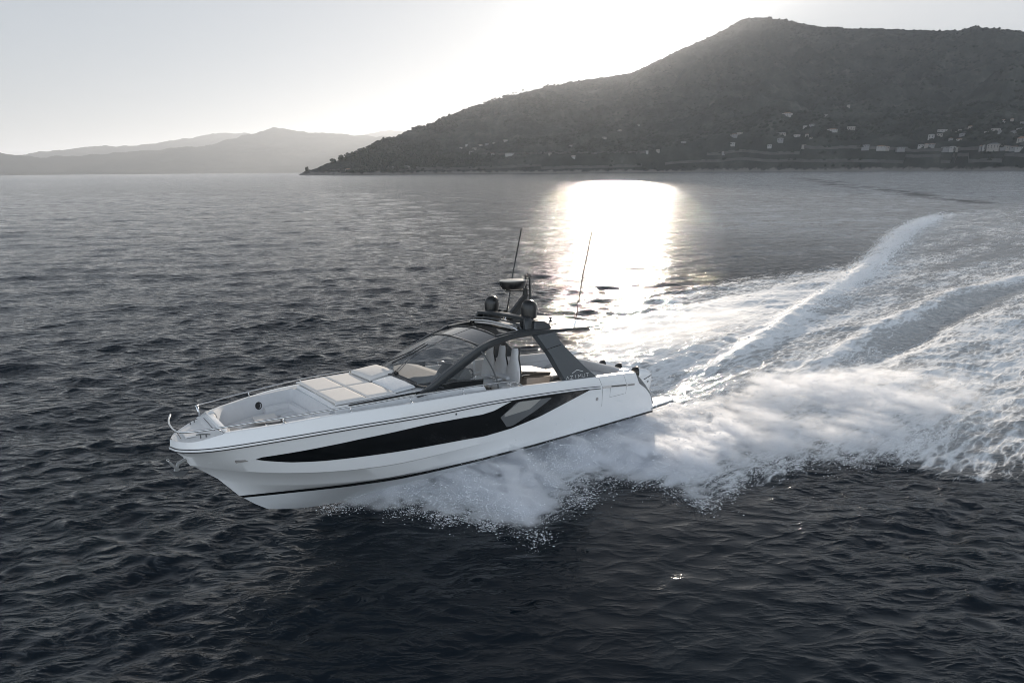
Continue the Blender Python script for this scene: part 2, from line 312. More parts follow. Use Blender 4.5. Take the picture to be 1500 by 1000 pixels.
    cv = N_('ShaderNodeMath', operation='MULTIPLY'); l.new(cov.outputs[0], cv.inputs[0]); l.new(gate.outputs[0], cv.inputs[1])
    cv2 = N_('ShaderNodeMath', operation='MULTIPLY'); cv2.inputs[1].default_value = .9; l.new(cv.outputs[0], cv2.inputs[0])
    fb = N_('ShaderNodeBsdfPrincipled'); fb.inputs['Base Color'].default_value = (.78, .80, .82, 1); fb.inputs['Roughness'].default_value = .75
    fb.inputs['Subsurface Weight'].default_value = 0
    bp2 = N_('ShaderNodeBump'); bp2.inputs['Strength'].default_value = .9; bp2.inputs['Distance'].default_value = .035; hh = N_('ShaderNodeMath', operation='MULTIPLY_ADD'); hh.inputs[1].default_value = .5; l.new(t1b.outputs['Fac'], hh.inputs[0]); l.new(t1.outputs['Fac'], hh.inputs[2]); l.new(hh.outputs[0], bp2.inputs['Height']); l.new(bp2.outputs[0], fb.inputs['Normal'])
    mx = N_('ShaderNodeMixShader'); l.new(cv2.outputs[0], mx.inputs[0]); l.new(b.outputs[0], mx.inputs[1]); l.new(fb.outputs[0], mx.inputs[2]); l.new(mx.outputs[0], out.inputs['Surface'])
    o = np_grid('sea', X, Y, Z, m, {'lee': lee, 'foam': foam, 'aerated_and_sheen': aerated_and_sheen, 'trail_u': U, 'trail_v': V, 'ripple': rip})
    tag(o, 'dark rippled sea with the foaming white wake of the yacht', 'sea', kind='structure')
    return o
build_sea()
# ---------------------------------------------------------------- hills (azimuth in degrees, tangent of the skyline's elevation)
RIDGE= [(-18.9, -0.0025), (-18.612, 0.00096), (-18.191, 0.00493), (-17.846, 0.0054), (-17.256, 0.00836), (-16.413, 0.01486), (-15.218, 0.02086), (-14.001, 0.02995), (-12.474, 0.04008), (-11.546, 0.0482), (-10.018, 0.05534), (-9.088, 0.06246), (-7.241, 0.0706), (-5.686, 0.08273), (-3.518, 0.09577), (-2.406, 0.10173), (-0.437, 0.11054), (1.402, 0.11623), (3.23, 0.12374), (6.248, 0.13162), (8.039, 0.13475), (9.518, 0.13692), (10.685, 0.14011), (12.111, 0.14968), (13.506, 0.16088), (14.878, 0.17085), (16.5, 0.18024), (18.071, 0.19198), (19.342, 0.20275), (20.634, 0.20441), (21.672, 0.20198), (23.221, 0.19524), (25.241, 0.18595), (26.699, 0.18178), (29.03, 0.17758), (31.281, 0.17084), (33.419, 0.16574), (34.643, 0.16396), (35.215, 0.1658), (36.214, 0.16207), (37.386, 0.15718), (38.149, 0.15396), (41.73, 0.13988), (46.564, 0.11229), (52.121, 0.06927), (59.467, 0.01975)]
FAR_A= [(-60, .010), (-53.877, 0.01215), (-42.936, 0.01646), (-39.303, 0.02402), (-38.379, 0.02172), (-37.041, 0.01854), (-35.382, 0.02122), (-31.874, 0.02508), (-28.063, 0.03191), (-25.536, 0.03693), (-23.387, 0.04864), (-21.756, 0.05472), (-20.633, 0.06169), (-19.286, 0.05816), (-16.775, 0.0557), (-15.059, 0.05395), (-13.313, 0.05213), (-11.543, 0.04921), (-7.921, 0.04517), (-2.981, 0.03971), (9.465, 0.02936)]
FAR_B= [(-60, .009), (-53.902, 0.01028), (-42.981, 0.01261), (-39.373, 0.01754), (-38.204, 0.0201), (-36.971, 0.02523), (-35.296, 0.02975), (-32.686, 0.03376), (-30.881, 0.03414), (-28.958, 0.03995), (-26.969, 0.04591), (-25.43, 0.05094), (-22.834, 0.05256), (-19.615, 0.04937), (-16.274, 0.04191), (-9.19, 0.02981)]
FAR_C= [(-18.012, 0.03683), (-15.107, 0.04399), (-13.91, 0.05008), (-12.409, 0.05621), (-11.508, 0.05829), (-9.709, 0.05737), (-7.901, 0.05232), (-2.978, 0.04178)]
HC = 8.46
def hill_material(name, cols, scale, rock=False):
    m = bpy.data.materials.new(name); m.use_nodes = True; n = m.node_tree.nodes; l = m.node_tree.links; b = n['Principled BSDF']
    g = n.new('ShaderNodeNewGeometry'); t = n.new('ShaderNodeTexNoise'); t.inputs['Scale'].default_value = scale; t.inputs['Detail'].default_value = 9; t.inputs['Roughness'].default_value = .68
    l.new(g.outputs['Position'], t.inputs['Vector']); r = n.new('ShaderNodeValToRGB'); e = r.color_ramp.elements
    for i, (p, c) in enumerate(cols):
        q = e[i] if i < 2 else e.new(p)
        q.position = p; q.color = (*c, 1)
    l.new(t.outputs['Fac'], r.inputs[0]); l.new(r.outputs[0], b.inputs['Base Color'])
    if rock:
        sz = n.new('ShaderNodeSeparateXYZ'); l.new(g.outputs['Position'], sz.inputs[0]); t3 = n.new('ShaderNodeTexNoise'); t3.inputs['Scale'].default_value = .06; t3.inputs['Detail'].default_value = 6; l.new(g.outputs['Position'], t3.inputs['Vector'])
        hh = n.new('ShaderNodeMath'); hh.operation = 'MULTIPLY_ADD'; hh.inputs[1].default_value = -22; l.new(t3.outputs['Fac'], hh.inputs[0]); l.new(sz.outputs[2], hh.inputs[2])
        mr = n.new('ShaderNodeMapRange'); mr.inputs[1].default_value = -7; mr.inputs[2].default_value = -3; mr.inputs[3].default_value = 1; mr.inputs[4].default_value = 0; l.new(hh.outputs[0], mr.inputs[0])
        mc = n.new('ShaderNodeMix'); mc.data_type = 'RGBA'; mc.inputs[7].default_value = (.17, .16, .15, 1); l.new(mr.outputs[0], mc.inputs[0]); l.new(r.outputs[0], mc.inputs[6]); l.new(mc.outputs[2], b.inputs['Base Color'])
    b.inputs['Roughness'].default_value = .9; b.inputs['Specular IOR Level'].default_value = .1
    return m
def terrain(name, prof, az0, az1, n_az, n_t, dist, slope, lump, canopy, m, minw=60.0, seed=1, back=.35):
    az = np.linspace(az0, az1, n_az); te = np.interp(az, [p[0] for p in prof], [p[1] for p in prof]); te = te + (fbm(az * 1.3, az * 0 + seed, 5, seed + 7, .6) - .5) * .0055 * np.clip(te / .02, 0, 1) * (1 if seed > 50 else .35)
    Ds = dist(az); L = np.clip(np.maximum(te, 0) * Ds / np.maximum(slope - te, .02), minw, Ds * .97)
    t = np.concatenate([np.linspace(-.02, 1, n_t), 1 + np.linspace(.02, 1, int(n_t * .3)) ** 1.3 * back])
    A, T = np.meshgrid(np.radians(az), t, indexing='ij')
    D = Ds[:, None] + L[:, None] * T
    X = D * np.sin(A); Y = D * np.cos(A)
    base = np.where(T < 1, .10 * smoothstep(0, .02, T) + .90 * np.clip(T, 0, 1) ** 1.12, 1 - (T - 1) * 1.6)
    nse = fbm(X / lump, Y / lump, 6, seed, .52) - .5
    ridgey = 1 - np.abs(2 * fbm(X / lump * 1.7 + 5, Y / lump * 1.7, 4, seed + 50) - 1)
    base = base + (nse * .42 + (ridgey - .6) * .22) * np.sin(np.clip(T, 0, 1) * np.pi) ** .8
    tan_ = base / D
    k = (te + HC / 3000) / np.maximum(tan_.max(1), 1e-6)
    Z = base * k[:, None]
    if canopy:
        c = fbm(X / 16, Y / 16, 3, seed + 90, .65); c2 = vnoise(X / 6, Y / 6, seed + 99)
        Z = Z + canopy * (c + .6 * c2 - .75) * smoothstep(.0, .05, T) * np.minimum(1, L[:, None] / 200)
    Z = np.where(T < 0, -3, Z); Z = np.maximum(Z, -3)
    o = np_grid(name, X, Y, Z, m)
    return o, (az, t, X, Y, Z)
mh = hill_material('hill_scrub', [(.34, (.028, .032, .030)), (.60, (.060, .063, .056)), (.48, (.040, .044, .040)), (.74, (.11, .108, .10))], .013, True)
head, HG = terrain('hill', RIDGE, -18.9, 56, 1700, 330, lambda a: 1750 - 25 * np.sin(a / 3.) - 10 * np.sin(a * 1.7 + 1) - np.clip(a - 20, 0, 40) * 9, .285, 330.0, 11.0, mh, seed=4)
tag(head, 'dark wooded coastal hill rising on the right with the sun behind its ridge', 'hill', kind='structure')
mf = hill_material('far_hill_woods', [(.3, (.035, .042, .035)), (.7, (.085, .085, .07))], .0015)
for nm, pr, a0, a1, d, s, lab in (('far_hill', FAR_A, -60, 8, 8200, .30, 'nearer of the hazy far hills, with a pointed top'), ('far_hill', FAR_B, -60, -10, 11500, .34, 'long pale ridge behind the nearer far hill'), ('far_hill', FAR_C, -18, -3, 11800, .34, 'faint farthest ridge showing above the headland slope')):
    o, _ = terrain(nm, pr, a0, a1, 500, 60, lambda a, d=d: d + 0 * a, s, 1500.0, 0, mf, seed=int(d), minw=400)
    tag(o, lab, 'hill', kind='structure')
def on_hill(az, te):
    """the point of the headland's slope seen under azimuth az (deg) and tangent te"""
    A, t, X, Y, Z = HG; i = int(np.argmin(np.abs(A - az)))
    tan_ = (Z[i] - HC) / np.hypot(X[i], Y[i]); j = int(np.argmax(tan_ >= te)) or len(t) - 5
    return X[i, j], Y[i, j], Z[i, j]
# ---------------------------------------------------------------- the yacht (boat frame: x forward from the transom, y to port, z up)
M_white = mat('gelcoat_white', (.80, .81, .82), .22, coat=.5, var=.02, vscale=1.2)
M_deck = mat('deck_white', (.70, .70, .70), .55, var=.03, vscale=9, bump=.15, bscale=160)
M_bottom = mat('antifoul_white', (.66, .68, .70), .3, var=.04, vscale=3)
M_char = mat('charcoal_paint', (.022, .026, .030), .34, coat=.15, var=.05, vscale=2)
M_char2 = mat('charcoal_matt', (.035, .038, .042), .5, var=.08, vscale=5)
M_black = mat('black_gloss', (.006, .007, .008), .08, coat=.3)
M_blackm = mat('black_plastic', (.012, .013, .014), .35, var=.1, vscale=14)
M_steel = mat('polished_steel', (.62, .63, .64), .18, metal=1.0, var=.04, vscale=30)
M_greyf = mat('grey_upholstery', (.60, .61, .625), .85, var=.07, vscale=7, bump=.35, bscale=240, spec=.2)
M_lgreyf = mat('pale_upholstery', (.66, .665, .675), .8, var=.05, vscale=7, bump=.3, bscale=240, spec=.2)
M_beige = mat('beige_upholstery', (.70, .68, .655), .8, var=.05, vscale=6, bump=.35, bscale=220, spec=.2)
M_seam = mat('dark_seam', (.05, .052, .055), .7)
M_dash = mat('dash_grey', (.10, .105, .11), .5, var=.08, vscale=8)
M_teak = mat('grey_deck_foam', (.22, .21, .20), .8, var=.1, vscale=20, bump=.3, bscale=120)
M_letter = mat('silver_lettering', (.72, .74, .76), .3, metal=.6)
def glass_mat(name, tint, alpha_t):
    m = bpy.data.materials.new(name); m.use_nodes = True; n = m.node_tree.nodes; l = m.node_tree.links; b = n['Principled BSDF']
    b.inputs['Base Color'].default_value = (*tint, 1); b.inputs['Roughness'].default_value = .03; b.inputs['IOR'].default_value = 1.5; b.inputs['Specular IOR Level'].default_value = .6
    tr = n.new('ShaderNodeBsdfTransparent'); tr.inputs[0].default_value = (.95, .96, .96, 1)
    fr = n.new('ShaderNodeFresnel'); fr.inputs[0].default_value = 1.5
    mr = n.new('ShaderNodeMapRange'); mr.inputs[3].default_value = 1 - alpha_t; mr.inputs[4].default_value = 1.0
    mx = n.new('ShaderNodeMixShader'); l.new(fr.outputs[0], mr.inputs[0]); l.new(mr.outputs[0], mx.inputs[0]); l.new(tr.outputs[0], mx.inputs[1]); l.new(b.outputs[0], mx.inputs[2]); l.new(mx.outputs[0], n['Material Output'].inputs['Surface'])
    return m
M_glass = glass_mat('windscreen_glass', (.30, .315, .33), .86)  # pale base colour stands in for sky reflections on the glass
M_tint = glass_mat('tinted_hull_glass', (.16, .16, .155), .15)
BOAT = empty('motor_yacht', (3.637, 20.17, 0), (R_(5.4), R_(-2.71), R_(217.2)))
tag(BOAT, 'white sport motor yacht with charcoal hardtop speeding across the dark sea', 'yacht')
def part(name, vf, m, parent=None, smooth=False, angle=None, label=None):
    o = mesh_obj(name, vf[0], vf[1], m, parent or BOAT, smooth, angle)
    if label: o['label'] = label
    return o
def join(*vfs):
    V, F = [], []
    for v, f in vfs:
        k = len(V); V += [tuple(p) for p in v]; F += [tuple(i + k for i in q) for q in f]
    return V, F
def box(x0, x1, y0, y1, z0, z1, bev=.015):
    """box with chamfered edges (all 12)"""
    bm = bmesh.new(); bmesh.ops.create_cube(bm, size=1)
    for v in bm.verts: v.co = ((x0 + x1) / 2 + v.co.x * (x1 - x0), (y0 + y1) / 2 + v.co.y * (y1 - y0), (z0 + z1) / 2 + v.co.z * (z1 - z0))
    if bev: bmesh.ops.bevel(bm, geom=bm.edges[:], offset=bev, segments=2, affect='EDGES', profile=.6)
    return bm_vf(bm)
def bm_vf(bm):
    bm.verts.index_update(); r = ([tuple(v.co) for v in bm.verts], [tuple(v.index for v in f.verts) for f in bm.faces]); bm.free(); return r
def prism(pts, d, bev=0.0, seg=2):
    """closed polygon (3d points) extruded by vector d, edges bevelled"""
    bm = bmesh.new(); a = [bm.verts.new(p) for p in pts]; b = [bm.verts.new((p[0] + d[0], p[1] + d[1], p[2] + d[2])) for p in pts]; n = len(pts)
    bm.faces.new(a[::-1]); bm.faces.new(b)
    for i in range(n): bm.faces.new((a[i], a[(i + 1) % n], b[(i + 1) % n], b[i]))
    bmesh.ops.recalc_face_normals(bm, faces=bm.faces[:])
    if bev: bmesh.ops.bevel(bm, geom=bm.edges[:], offset=bev, segments=seg, affect='EDGES', profile=.6)
    return bm_vf(bm)
def spline(pts, n=None, closed=False, per=6):
    """Catmull-Rom through the points"""
    P = [Vector(p) for p in pts]; out = []; N = len(P); segs = N if closed else N - 1
    for i in range(segs):
        p0 = P[(i - 1) % N] if (closed or i > 0) else P[0] * 2 - P[1]; p1 = P[i]; p2 = P[(i + 1) % N]
        p3 = P[(i + 2) % N] if (closed or i + 2 < N) else P[-1] * 2 - P[-2]
        for k in range(per):
            t = k / per; out.append(.5 * (2 * p1 + (p2 - p0) * t + (2 * p0 - 5 * p1 + 4 * p2 - p3) * t * t + (3 * p1 - p0 - 3 * p2 + p3) * t ** 3))
    if not closed: out.append(P[-1])
    return out
def tube(path, r, seg=8, cap=True):
    """round bar along a path; r is a radius or a list"""
    P = [Vector(p) for p in path]; n = len(P); V = []; F = []
    rr = r if isinstance(r, (list, tuple)) else [r] * n; up = None
    for i, p in enumerate(P):
        d = (P[min(i + 1, n - 1)] - P[max(i - 1, 0)]).normalized()
        if up is None:
            up = d.orthogonal().normalized()
        up = (up - d * up.dot(d)).normalized(); s = d.cross(up)
        for k in range(seg):
            a = 2 * math.pi * k / seg; V.append(p + (up * math.cos(a) + s * math.sin(a)) * rr[i])
    for i in range(n - 1):
        for k in range(seg):
            F.append((i * seg + k, i * seg + (k + 1) % seg, (i + 1) * seg + (k + 1) % seg, (i + 1) * seg + k))
    if cap: F += [tuple(range(seg))[::-1], tuple(range((n - 1) * seg, n * seg))]
    return V, F
def bar(path, w, h, side=(0, 1, 0)):
    """rectangular section w (along side) x h swept along a path; w,h may be lists"""
    P = [Vector(p) for p in path]; n = len(P); V = []; F = []; sd = Vector(side)
    W = w if isinstance(w, (list, tuple)) else [w] * n; H = h if isinstance(h, (list, tuple)) else [h] * n
    for i, p in enumerate(P):
        d = (P[min(i + 1, n - 1)] - P[max(i - 1, 0)]).normalized(); s = (sd - d * sd.dot(d)).normalized(); u = d.cross(s)
        c = .28
        for a, b in ((1, 1 - c), (1 - c, 1), (-1 + c, 1), (-1, 1 - c), (-1, -1 + c), (-1 + c, -1), (1 - c, -1), (1, -1 + c)):
            V.append(p + s * a * W[i] / 2 + u * b * H[i] / 2)
    for i in range(n - 1):
        for k in range(8): F.append((i * 8 + k, i * 8 + (k + 1) % 8, (i + 1) * 8 + (k + 1) % 8, (i + 1) * 8 + k))
    F += [tuple(range(8))[::-1], tuple(range((n - 1) * 8, n * 8))]
    return V, F
def lathe(prof, c, seg=28, axis='z'):
    """profile [(r,z)] turned about the vertical through c"""
    V = []; F = []; n = len(prof)
    for k in range(seg):
        a = 2 * math.pi * k / seg
        for r, z in prof: V.append((c[0] + r * math.cos(a), c[1] + r * math.sin(a), c[2] + z))
    for k in range(seg):
        for j in range(n - 1):
            F.append((k * n + j, ((k + 1) % seg) * n + j, ((k + 1) % seg) * n + j + 1, k * n + j + 1))
    F += [tuple(k * n for k in range(seg))[::-1], tuple(k * n + n - 1 for k in range(seg))]
    return V, F
def cushion(corners, h, puff=.03, n=8, r=.06):
    """soft pad on four corner points (3d, counter-clockwise from above), thickness h, domed and rounded"""
    A, B, C, D = [Vector(c) for c in corners]; up = (B - A).cross(D - A).normalized(); V = []; F = []
    us = [0, .03, .09, .2, .35, .5, .65, .8, .91, .97, 1]; m = len(us)
    def edge(t, L): d = min(t, 1 - t) * L; return 1 - (1 - min(d / r, 1)) ** 2
    Lu, Lv = (B - A).length, (D - A).length
    for i, u in enumerate(us):
        for j, v in enumerate(us):
            p = (A * (1 - u) + B * u) * (1 - v) + (D * (1 - u) + C * u) * v
            e = min(edge(u, Lu), edge(v, Lv)); V.append(p + up * (h * (.45 + .55 * math.sqrt(max(e, 0))) + puff * math.sin(math.pi * u) ** .5 * math.sin(math.pi * v) ** .5))
    F += grid_faces(m, m)
    k = len(V)
    ring = [(i, 0) for i in range(m)] + [(m - 1, j) for j in range(1, m)] + [(i, m - 1) for i in range(m - 2, -1, -1)] + [(0, j) for j in range(m - 2, 0, -1)]
    for i, j in ring:
        u, v = us[i], us[j]; V.append((A * (1 - u) + B * u) * (1 - v) + (D * (1 - u) + C * u) * v)
    nr = len(ring)
    for q in range(nr):
        a = ring[q][0] * m + ring[q][1]; b2 = ring[(q + 1) % nr]; b = b2[0] * m + b2[1]
        F.append((a, k + q, k + (q + 1) % nr, b))
    F.append(tuple(range(k, k + nr))[::-1])
    return V, F
# ---- hull lines
LINES = dict(
 keel=[(.05, 0, -.42), (4, 0, -.50), (8, 0, -.50), (10, 0, -.42), (11.2, 0, -.27), (12.03, 0, -.05), (12.25, 0, .08)],
 strake=[(.05, 1.0, -.06), (4, 1.0, -.08), (8, .82, -.10), (9.8, .58, -.03), (10.9, .40, .02), (11.6, .26, .08), (12.0, .14, .13), (12.40, 0, .20)],
 chine=[(0, 1.86, .36), (4.3, 1.88, .40), (6.5, 1.78, .40), (7.36, 1.68, .39), (9.04, 1.38, .37), (10.2, 1.05, .39), (10.93, .76, .40), (11.65, .44, .41), (12.2, .2, .42), (12.64, 0, .43)],
 stripe=[(0, 1.87, .43), (4.3, 1.89, .47), (6.5, 1.79, .47), (7.36, 1.69, .46), (9.04, 1.39, .44), (10.2, 1.06, .46), (10.93, .78, .47), (11.65, .46, .48), (12.25, .2, .49), (12.72, 0, .50)],
 k2b=[(.05, 1.90, .60), (4.3, 1.93, .62), (6.5, 1.86, .60), (9.06, 1.58, .56), (10.23, 1.33, .60), (11.13, 1.03, .67), (12.1, .63, .79), (12.68, .26, .88), (13.10, 0, 1.00)],
 k2a=[(.06, 1.905, .63), (4.3, 1.935, .66), (6.5, 1.875, .64), (9.06, 1.605, .60), (10.23, 1.365, .64), (11.13, 1.065, .71), (12.1, .665, .83), (12.68, .29, .92), (13.14, 0, 1.05)],
 k1b=[(.20, 1.93, .98), (4.3, 1.99, .96), (7, 1.93, .93), (9.14, 1.76, .93), (10.32, 1.59, 1.00), (11.07, 1.40, 1.07), (11.78, 1.19, 1.17), (12.56, .81, 1.29), (13.04, .46, 1.37), (13.58, 0, 1.46)],
 k1a=[(.22, 1.935, 1.02), (4.3, 1.998, 1.0), (7, 1.955, .97), (9.14, 1.82, .975), (10.32, 1.66, 1.045), (11.07, 1.475, 1.115), (11.78, 1.27, 1.215), (12.56, .90, 1.335), (13.04, .54, 1.415), (13.66, 0, 1.51)],
 mid=[(.5, 1.97, 1.30), (4.3, 2.04, 1.40), (7, 2.03, 1.48), (9.14, 1.95, 1.52), (10.32, 1.81, 1.57), (11.07, 1.65, 1.60), (11.78, 1.46, 1.65), (12.56, 1.13, 1.69), (13.2, .66, 1.72), (13.79, 0, 1.76)],
 rub=[(.85, 2.0, 1.53), (1.26, 2.03, 1.57), (2.56, 2.05, 1.72), (4, 2.08, 1.87), (6.59, 2.1, 2.05), (8.64, 2.07, 2.11), (10.36, 1.94, 2.17), (11.82, 1.65, 2.16), (12.86, 1.25, 2.10), (13.46, .88, 2.05), (13.86, .40, 2.01), (14.0, 0, 2.0)],
 top=[(.95, 1.93, 1.88), (1.82, 1.96, 1.97), (3.91, 2.0, 2.14), (5.09, 2.01, 2.23), (6.08, 2.01, 2.31), (7.6, 2.01, 2.40), (9.07, 1.97, 2.45), (10.92, 1.78, 2.50), (11.96, 1.53, 2.46), (13.01, 1.09, 2.39), (13.35, .88, 2.30), (13.62, .68, 2.23), (13.85, .38, 2.21), (13.98, 0, 2.20)])
ORDER = ['keel', 'strake', 'chine', 'stripe', 'k2b', 'k2a', 'k1b', 'k1a', 'mid', 'rub', 'top']
NU = 90
def line_samples(name, n=NU):
    L = spline(LINES[name], per=10); xs = np.array([p.x for p in L]); x0, x1 = xs[0], xs[-1]
    arc = np.concatenate([[0], np.cumsum([(b - a).length for a, b in zip(L[:-1], L[1:])])])
    u = np.linspace(0, 1, n); g = 1 - (1 - u) ** 1.35
    s = g * arc[-1]
    return np.stack([np.interp(s, arc, [p[k] for p in L]) for k in range(3)], 1)
LS = {k: line_samples(k) for k in ORDER}
def side_y(x, z):
    """half breadth of the hull at station x and height z"""
    zs, ys = [], []
    for k in ORDER[2:]:
        P = LS[k]
        if x <= P[-1, 0]: zs.append(np.interp(x, P[:, 0], P[:, 2])); ys.append(np.interp(x, P[:, 0], P[:, 1]))
    i = np.argsort(zs); return float(np.interp(z, np.array(zs)[i], np.array(ys)[i]))
def line_at(k, x): P = LS[k]; return float(np.interp(x, P[:, 0], P[:, 1])), float(np.interp(x, P[:, 0], P[:, 2]))
def strip(keys, off=0.0, sides=(1, -1)):
    V, F = [], []
    for s in sides:
        k0 = len(V); n = len(keys)
        for i in range(NU):
            for k in keys:
                p = LS[k][i]; V.append((p[0], s * (p[1] + off), p[2]))
        F += grid_faces(NU, n, flip=(s > 0), off=k0)
    return V, F
hull_v, hull_f = strip(ORDER[3:])
# transom
n = len(ORDER) - 3
a = list(range(n)); b = [NU * n + i for i in range(n)]
hull_f.append(tuple(a[::-1] + b)); 
hull = part('hull', (hull_v, hull_f), M_white, smooth=True, angle=24)
bv, bf = strip(ORDER[:3]); bf.append((0, 1, 2, NU * 3 + 2, NU * 3 + 1, NU * 3))
part('hull_bottom', (bv, bf), M_bottom, smooth=True, angle=25)
part('boot_stripe', strip(['chine', 'stripe'], .004), M_black, smooth=True)
# closing face between stripe and transom
part('transom_panel', ([(0.0, -1.86, .36), (0, 1.86, .36), (0.02, 1.87, .43), (.02, -1.87, .43)], [(0, 3, 2, 1)]), M_white)
# twin dark pinstripes of the rub rail with a pale bead between
def rub_band(dz0, dz1, out, x0=2.65, x1=14.1, sides=(1, -1)):
    V, F = [], []
    for s in sides:
        pts = [p for p in LS['rub'] if x0 <= p[0] <= x1]; k0 = len(V)
        for i, p in enumerate(pts):
            q = pts[min(i + 1, len(pts) - 1)] - pts[max(i - 1, 0)]; nrm = np.array([-q[1], q[0], 0]) * -1; L = np.hypot(nrm[0], nrm[1]) or 1; nrm = nrm / L
            if nrm[1] < 0 or (abs(nrm[1]) < .2 and nrm[0] < 0): nrm = -nrm
            for dz, o in ((dz0, 0), (dz0, out), (dz1, out), (dz1, 0)): V.append((p[0] + nrm[0] * o, s * (p[1] + nrm[1] * o), p[2] + dz))
        F += grid_faces(len(pts), 4, flip=(s > 0), off=k0)
    return V, F
part('rub_rail', rub_band(.026, .044, .012), M_blackm)
part('rub_rail', rub_band(-.040, -.014, .018), M_blackm)
part('rub_bead', rub_band(-.014, .026, .020), M_white)
# ---- hull side window
def side_patch(xs, zlo, zhi, off, nz=5, sides=(1,)):
    V, F = [], []
    for s in sides:
        k0 = len(V)
        for x in xs:
            a, b = zlo(x), zhi(x)
            for j in range(nz):
                z = a + (b - a) * j / (nz - 1); V.append((x, s * (side_y(x, z) + off), z))
        F += grid_faces(len(xs), nz, flip=(s > 0), off=k0)
    return V, F
wt = [(3.17, 1.76), (5.3, 1.955), (6.1, 1.985), (6.35, 1.93), (6.7, 1.83), (7.1, 1.80), (7.6, 1.83), (8.67, 1.88), (10.39, 1.85), (11.85, 1.78), (12.45, 1.745), (12.53, 1.70)]
wb = [(3.17, 1.74), (4.05, 1.55), (5.12, 1.32), (6.11, 1.19), (7.0, 1.16), (7.67, 1.21), (9.22, 1.30), (10.4, 1.38), (11.16, 1.43), (11.86, 1.52), (12.25, 1.61), (12.53, 1.69)]
fi = lambda L: (lambda x: float(np.interp(x, [p[0] for p in L], [p[1] for p in L])))
xs_w = list(np.linspace(3.17, 12.53, 80))
hwin = part('hull_window', side_patch(xs_w, fi(wb), fi(wt), .006), M_black, smooth=True, label='long black glazed band along the hull side')
pane_hi = [(4.72, 1.815), (5.9, 1.925), (6.0, 1.90), (6.5, 1.60)]; pane_lo = [(4.72, 1.785), (5.25, 1.55), (6.05, 1.27), (6.28, 1.26), (6.5, 1.57)]
pn = part('pane', side_patch(list(np.linspace(4.72, 6.5, 26)), fi(pane_lo), fi(pane_hi), .012), mat('pane_tint', (.13, .135, .14), .08, coat=.5), hwin, smooth=True, label='paler six-sided pane')
part('blind', side_patch(list(np.linspace(5.12, 6.38, 20)), fi([(5.12, 1.835), (5.5, 1.63), (6.38, 1.58)]), fi([(5.12, 1.845), (5.9, 1.91), (6.38, 1.665)]), .018), mat('grey_mesh_blind', (.33, .325, .31), .6, var=.2, vscale=60), pn)
# panel seams, hatch and vents on the hull quarter
def seam(path, off=.003, wd=.012):
    V, F = [], []
    for i, (x, z) in enumerate(path):
        q = (path[min(i + 1, len(path) - 1)][0] - path[max(i - 1, 0)][0], path[min(i + 1, len(path) - 1)][1] - path[max(i - 1, 0)][1]); L = math.hypot(*q) or 1
        nx, nz = -q[1] / L * wd / 2, q[0] / L * wd / 2
        for sg in (1, -1): V.append((x + nx * sg, side_y(x + nx * sg, z + nz * sg) + off, z + nz * sg))
    return V, grid_faces(len(path), 2)
part('hull_seam', seam([(2.70, 2.02), (2.66, 1.92), (2.60, 1.72), (2.58, 1.2), (2.60, .55)], wd=.010), M_seam)
hatch = part('side_hatch', seam([(2.24, 1.68), (2.24, 1.33), (1.86, 1.325), (1.49, 1.32), (1.49, 1.60)], wd=.009), M_seam)
part('hull_seam', seam([(1.49, 1.60), (1.52, 1.8), (1.56, 1.93)], wd=.009), M_seam)
part('vent_strip', side_patch(list(np.linspace(1.1, 2.58, 14)), lambda x: line_at('rub', x)[1] - .035, lambda x: line_at('rub', x)[1] + .035, .008, 3), M_steel)
part('vent_slot', side_patch(list(np.linspace(1.52, 2.2, 8)), lambda x: line_at('rub', x)[1] - .012, lambda x: line_at('rub', x)[1] + .022, .014, 3), M_blackm)
part('vent_slot', side_patch(list(np.linspace(1.12, 1.42, 5)), lambda x: line_at('rub', x)[1] - .012, lambda x: line_at('rub', x)[1] + .018, .014, 3), M_dash)
def disc(x, z, r, off): return [(x + r * math.cos(a), side_y(x, z) + off, z + r * math.sin(a)) for a in np.linspace(0, 2 * math.pi, 14, endpoint=False)], [tuple(range(14))[::-1]]
part('skin_fitting', join(disc(2.82, 1.39, .055, .010)), M_steel); part('skin_fitting', disc(7.9, 1.98, .03, .008), M_steel)
part('crease', seam([(13.35, 1.615), (12.6, 1.70), (12.5, 1.735)], off=.012, wd=.02), M_white)
# ---- decks
def deck_strip(xs, yin, zin, inset=.0, cap=.10):
    """gunwale cap and inner face down to zin(x) at half breadth yin(x), both sides"""
    V, F = [], []
    for s in (1, -1):
        k0 = len(V)
        for x in xs:
            y, z = line_at('top', x)
            yo = y; row = [(yo, z), (yo - .02, z + .018), (yo - cap, z + .018), (yo - cap - .02, z), (min(yo - cap - .03, yin(x)) if yin(x) < yo - cap - .03 else yo - cap - .03, zin(x))]
            for yy, zz in row: V.append((x, s * max(yy, 0.0), zz))
        F += grid_faces(len(xs), 5, flip=(s < 0), off=k0)
    return V, F
xsd = list(np.linspace(.95, 13.1, 70))
part('gunwale', deck_strip(xsd, lambda x: line_at('top', x)[0] - .16, lambda x: float(np.interp(x, [0, 3, 7.0, 8, 13.1], [1.3, 1.35, 1.5, 2.12, 2.20]))), M_white, smooth=True, angle=40)
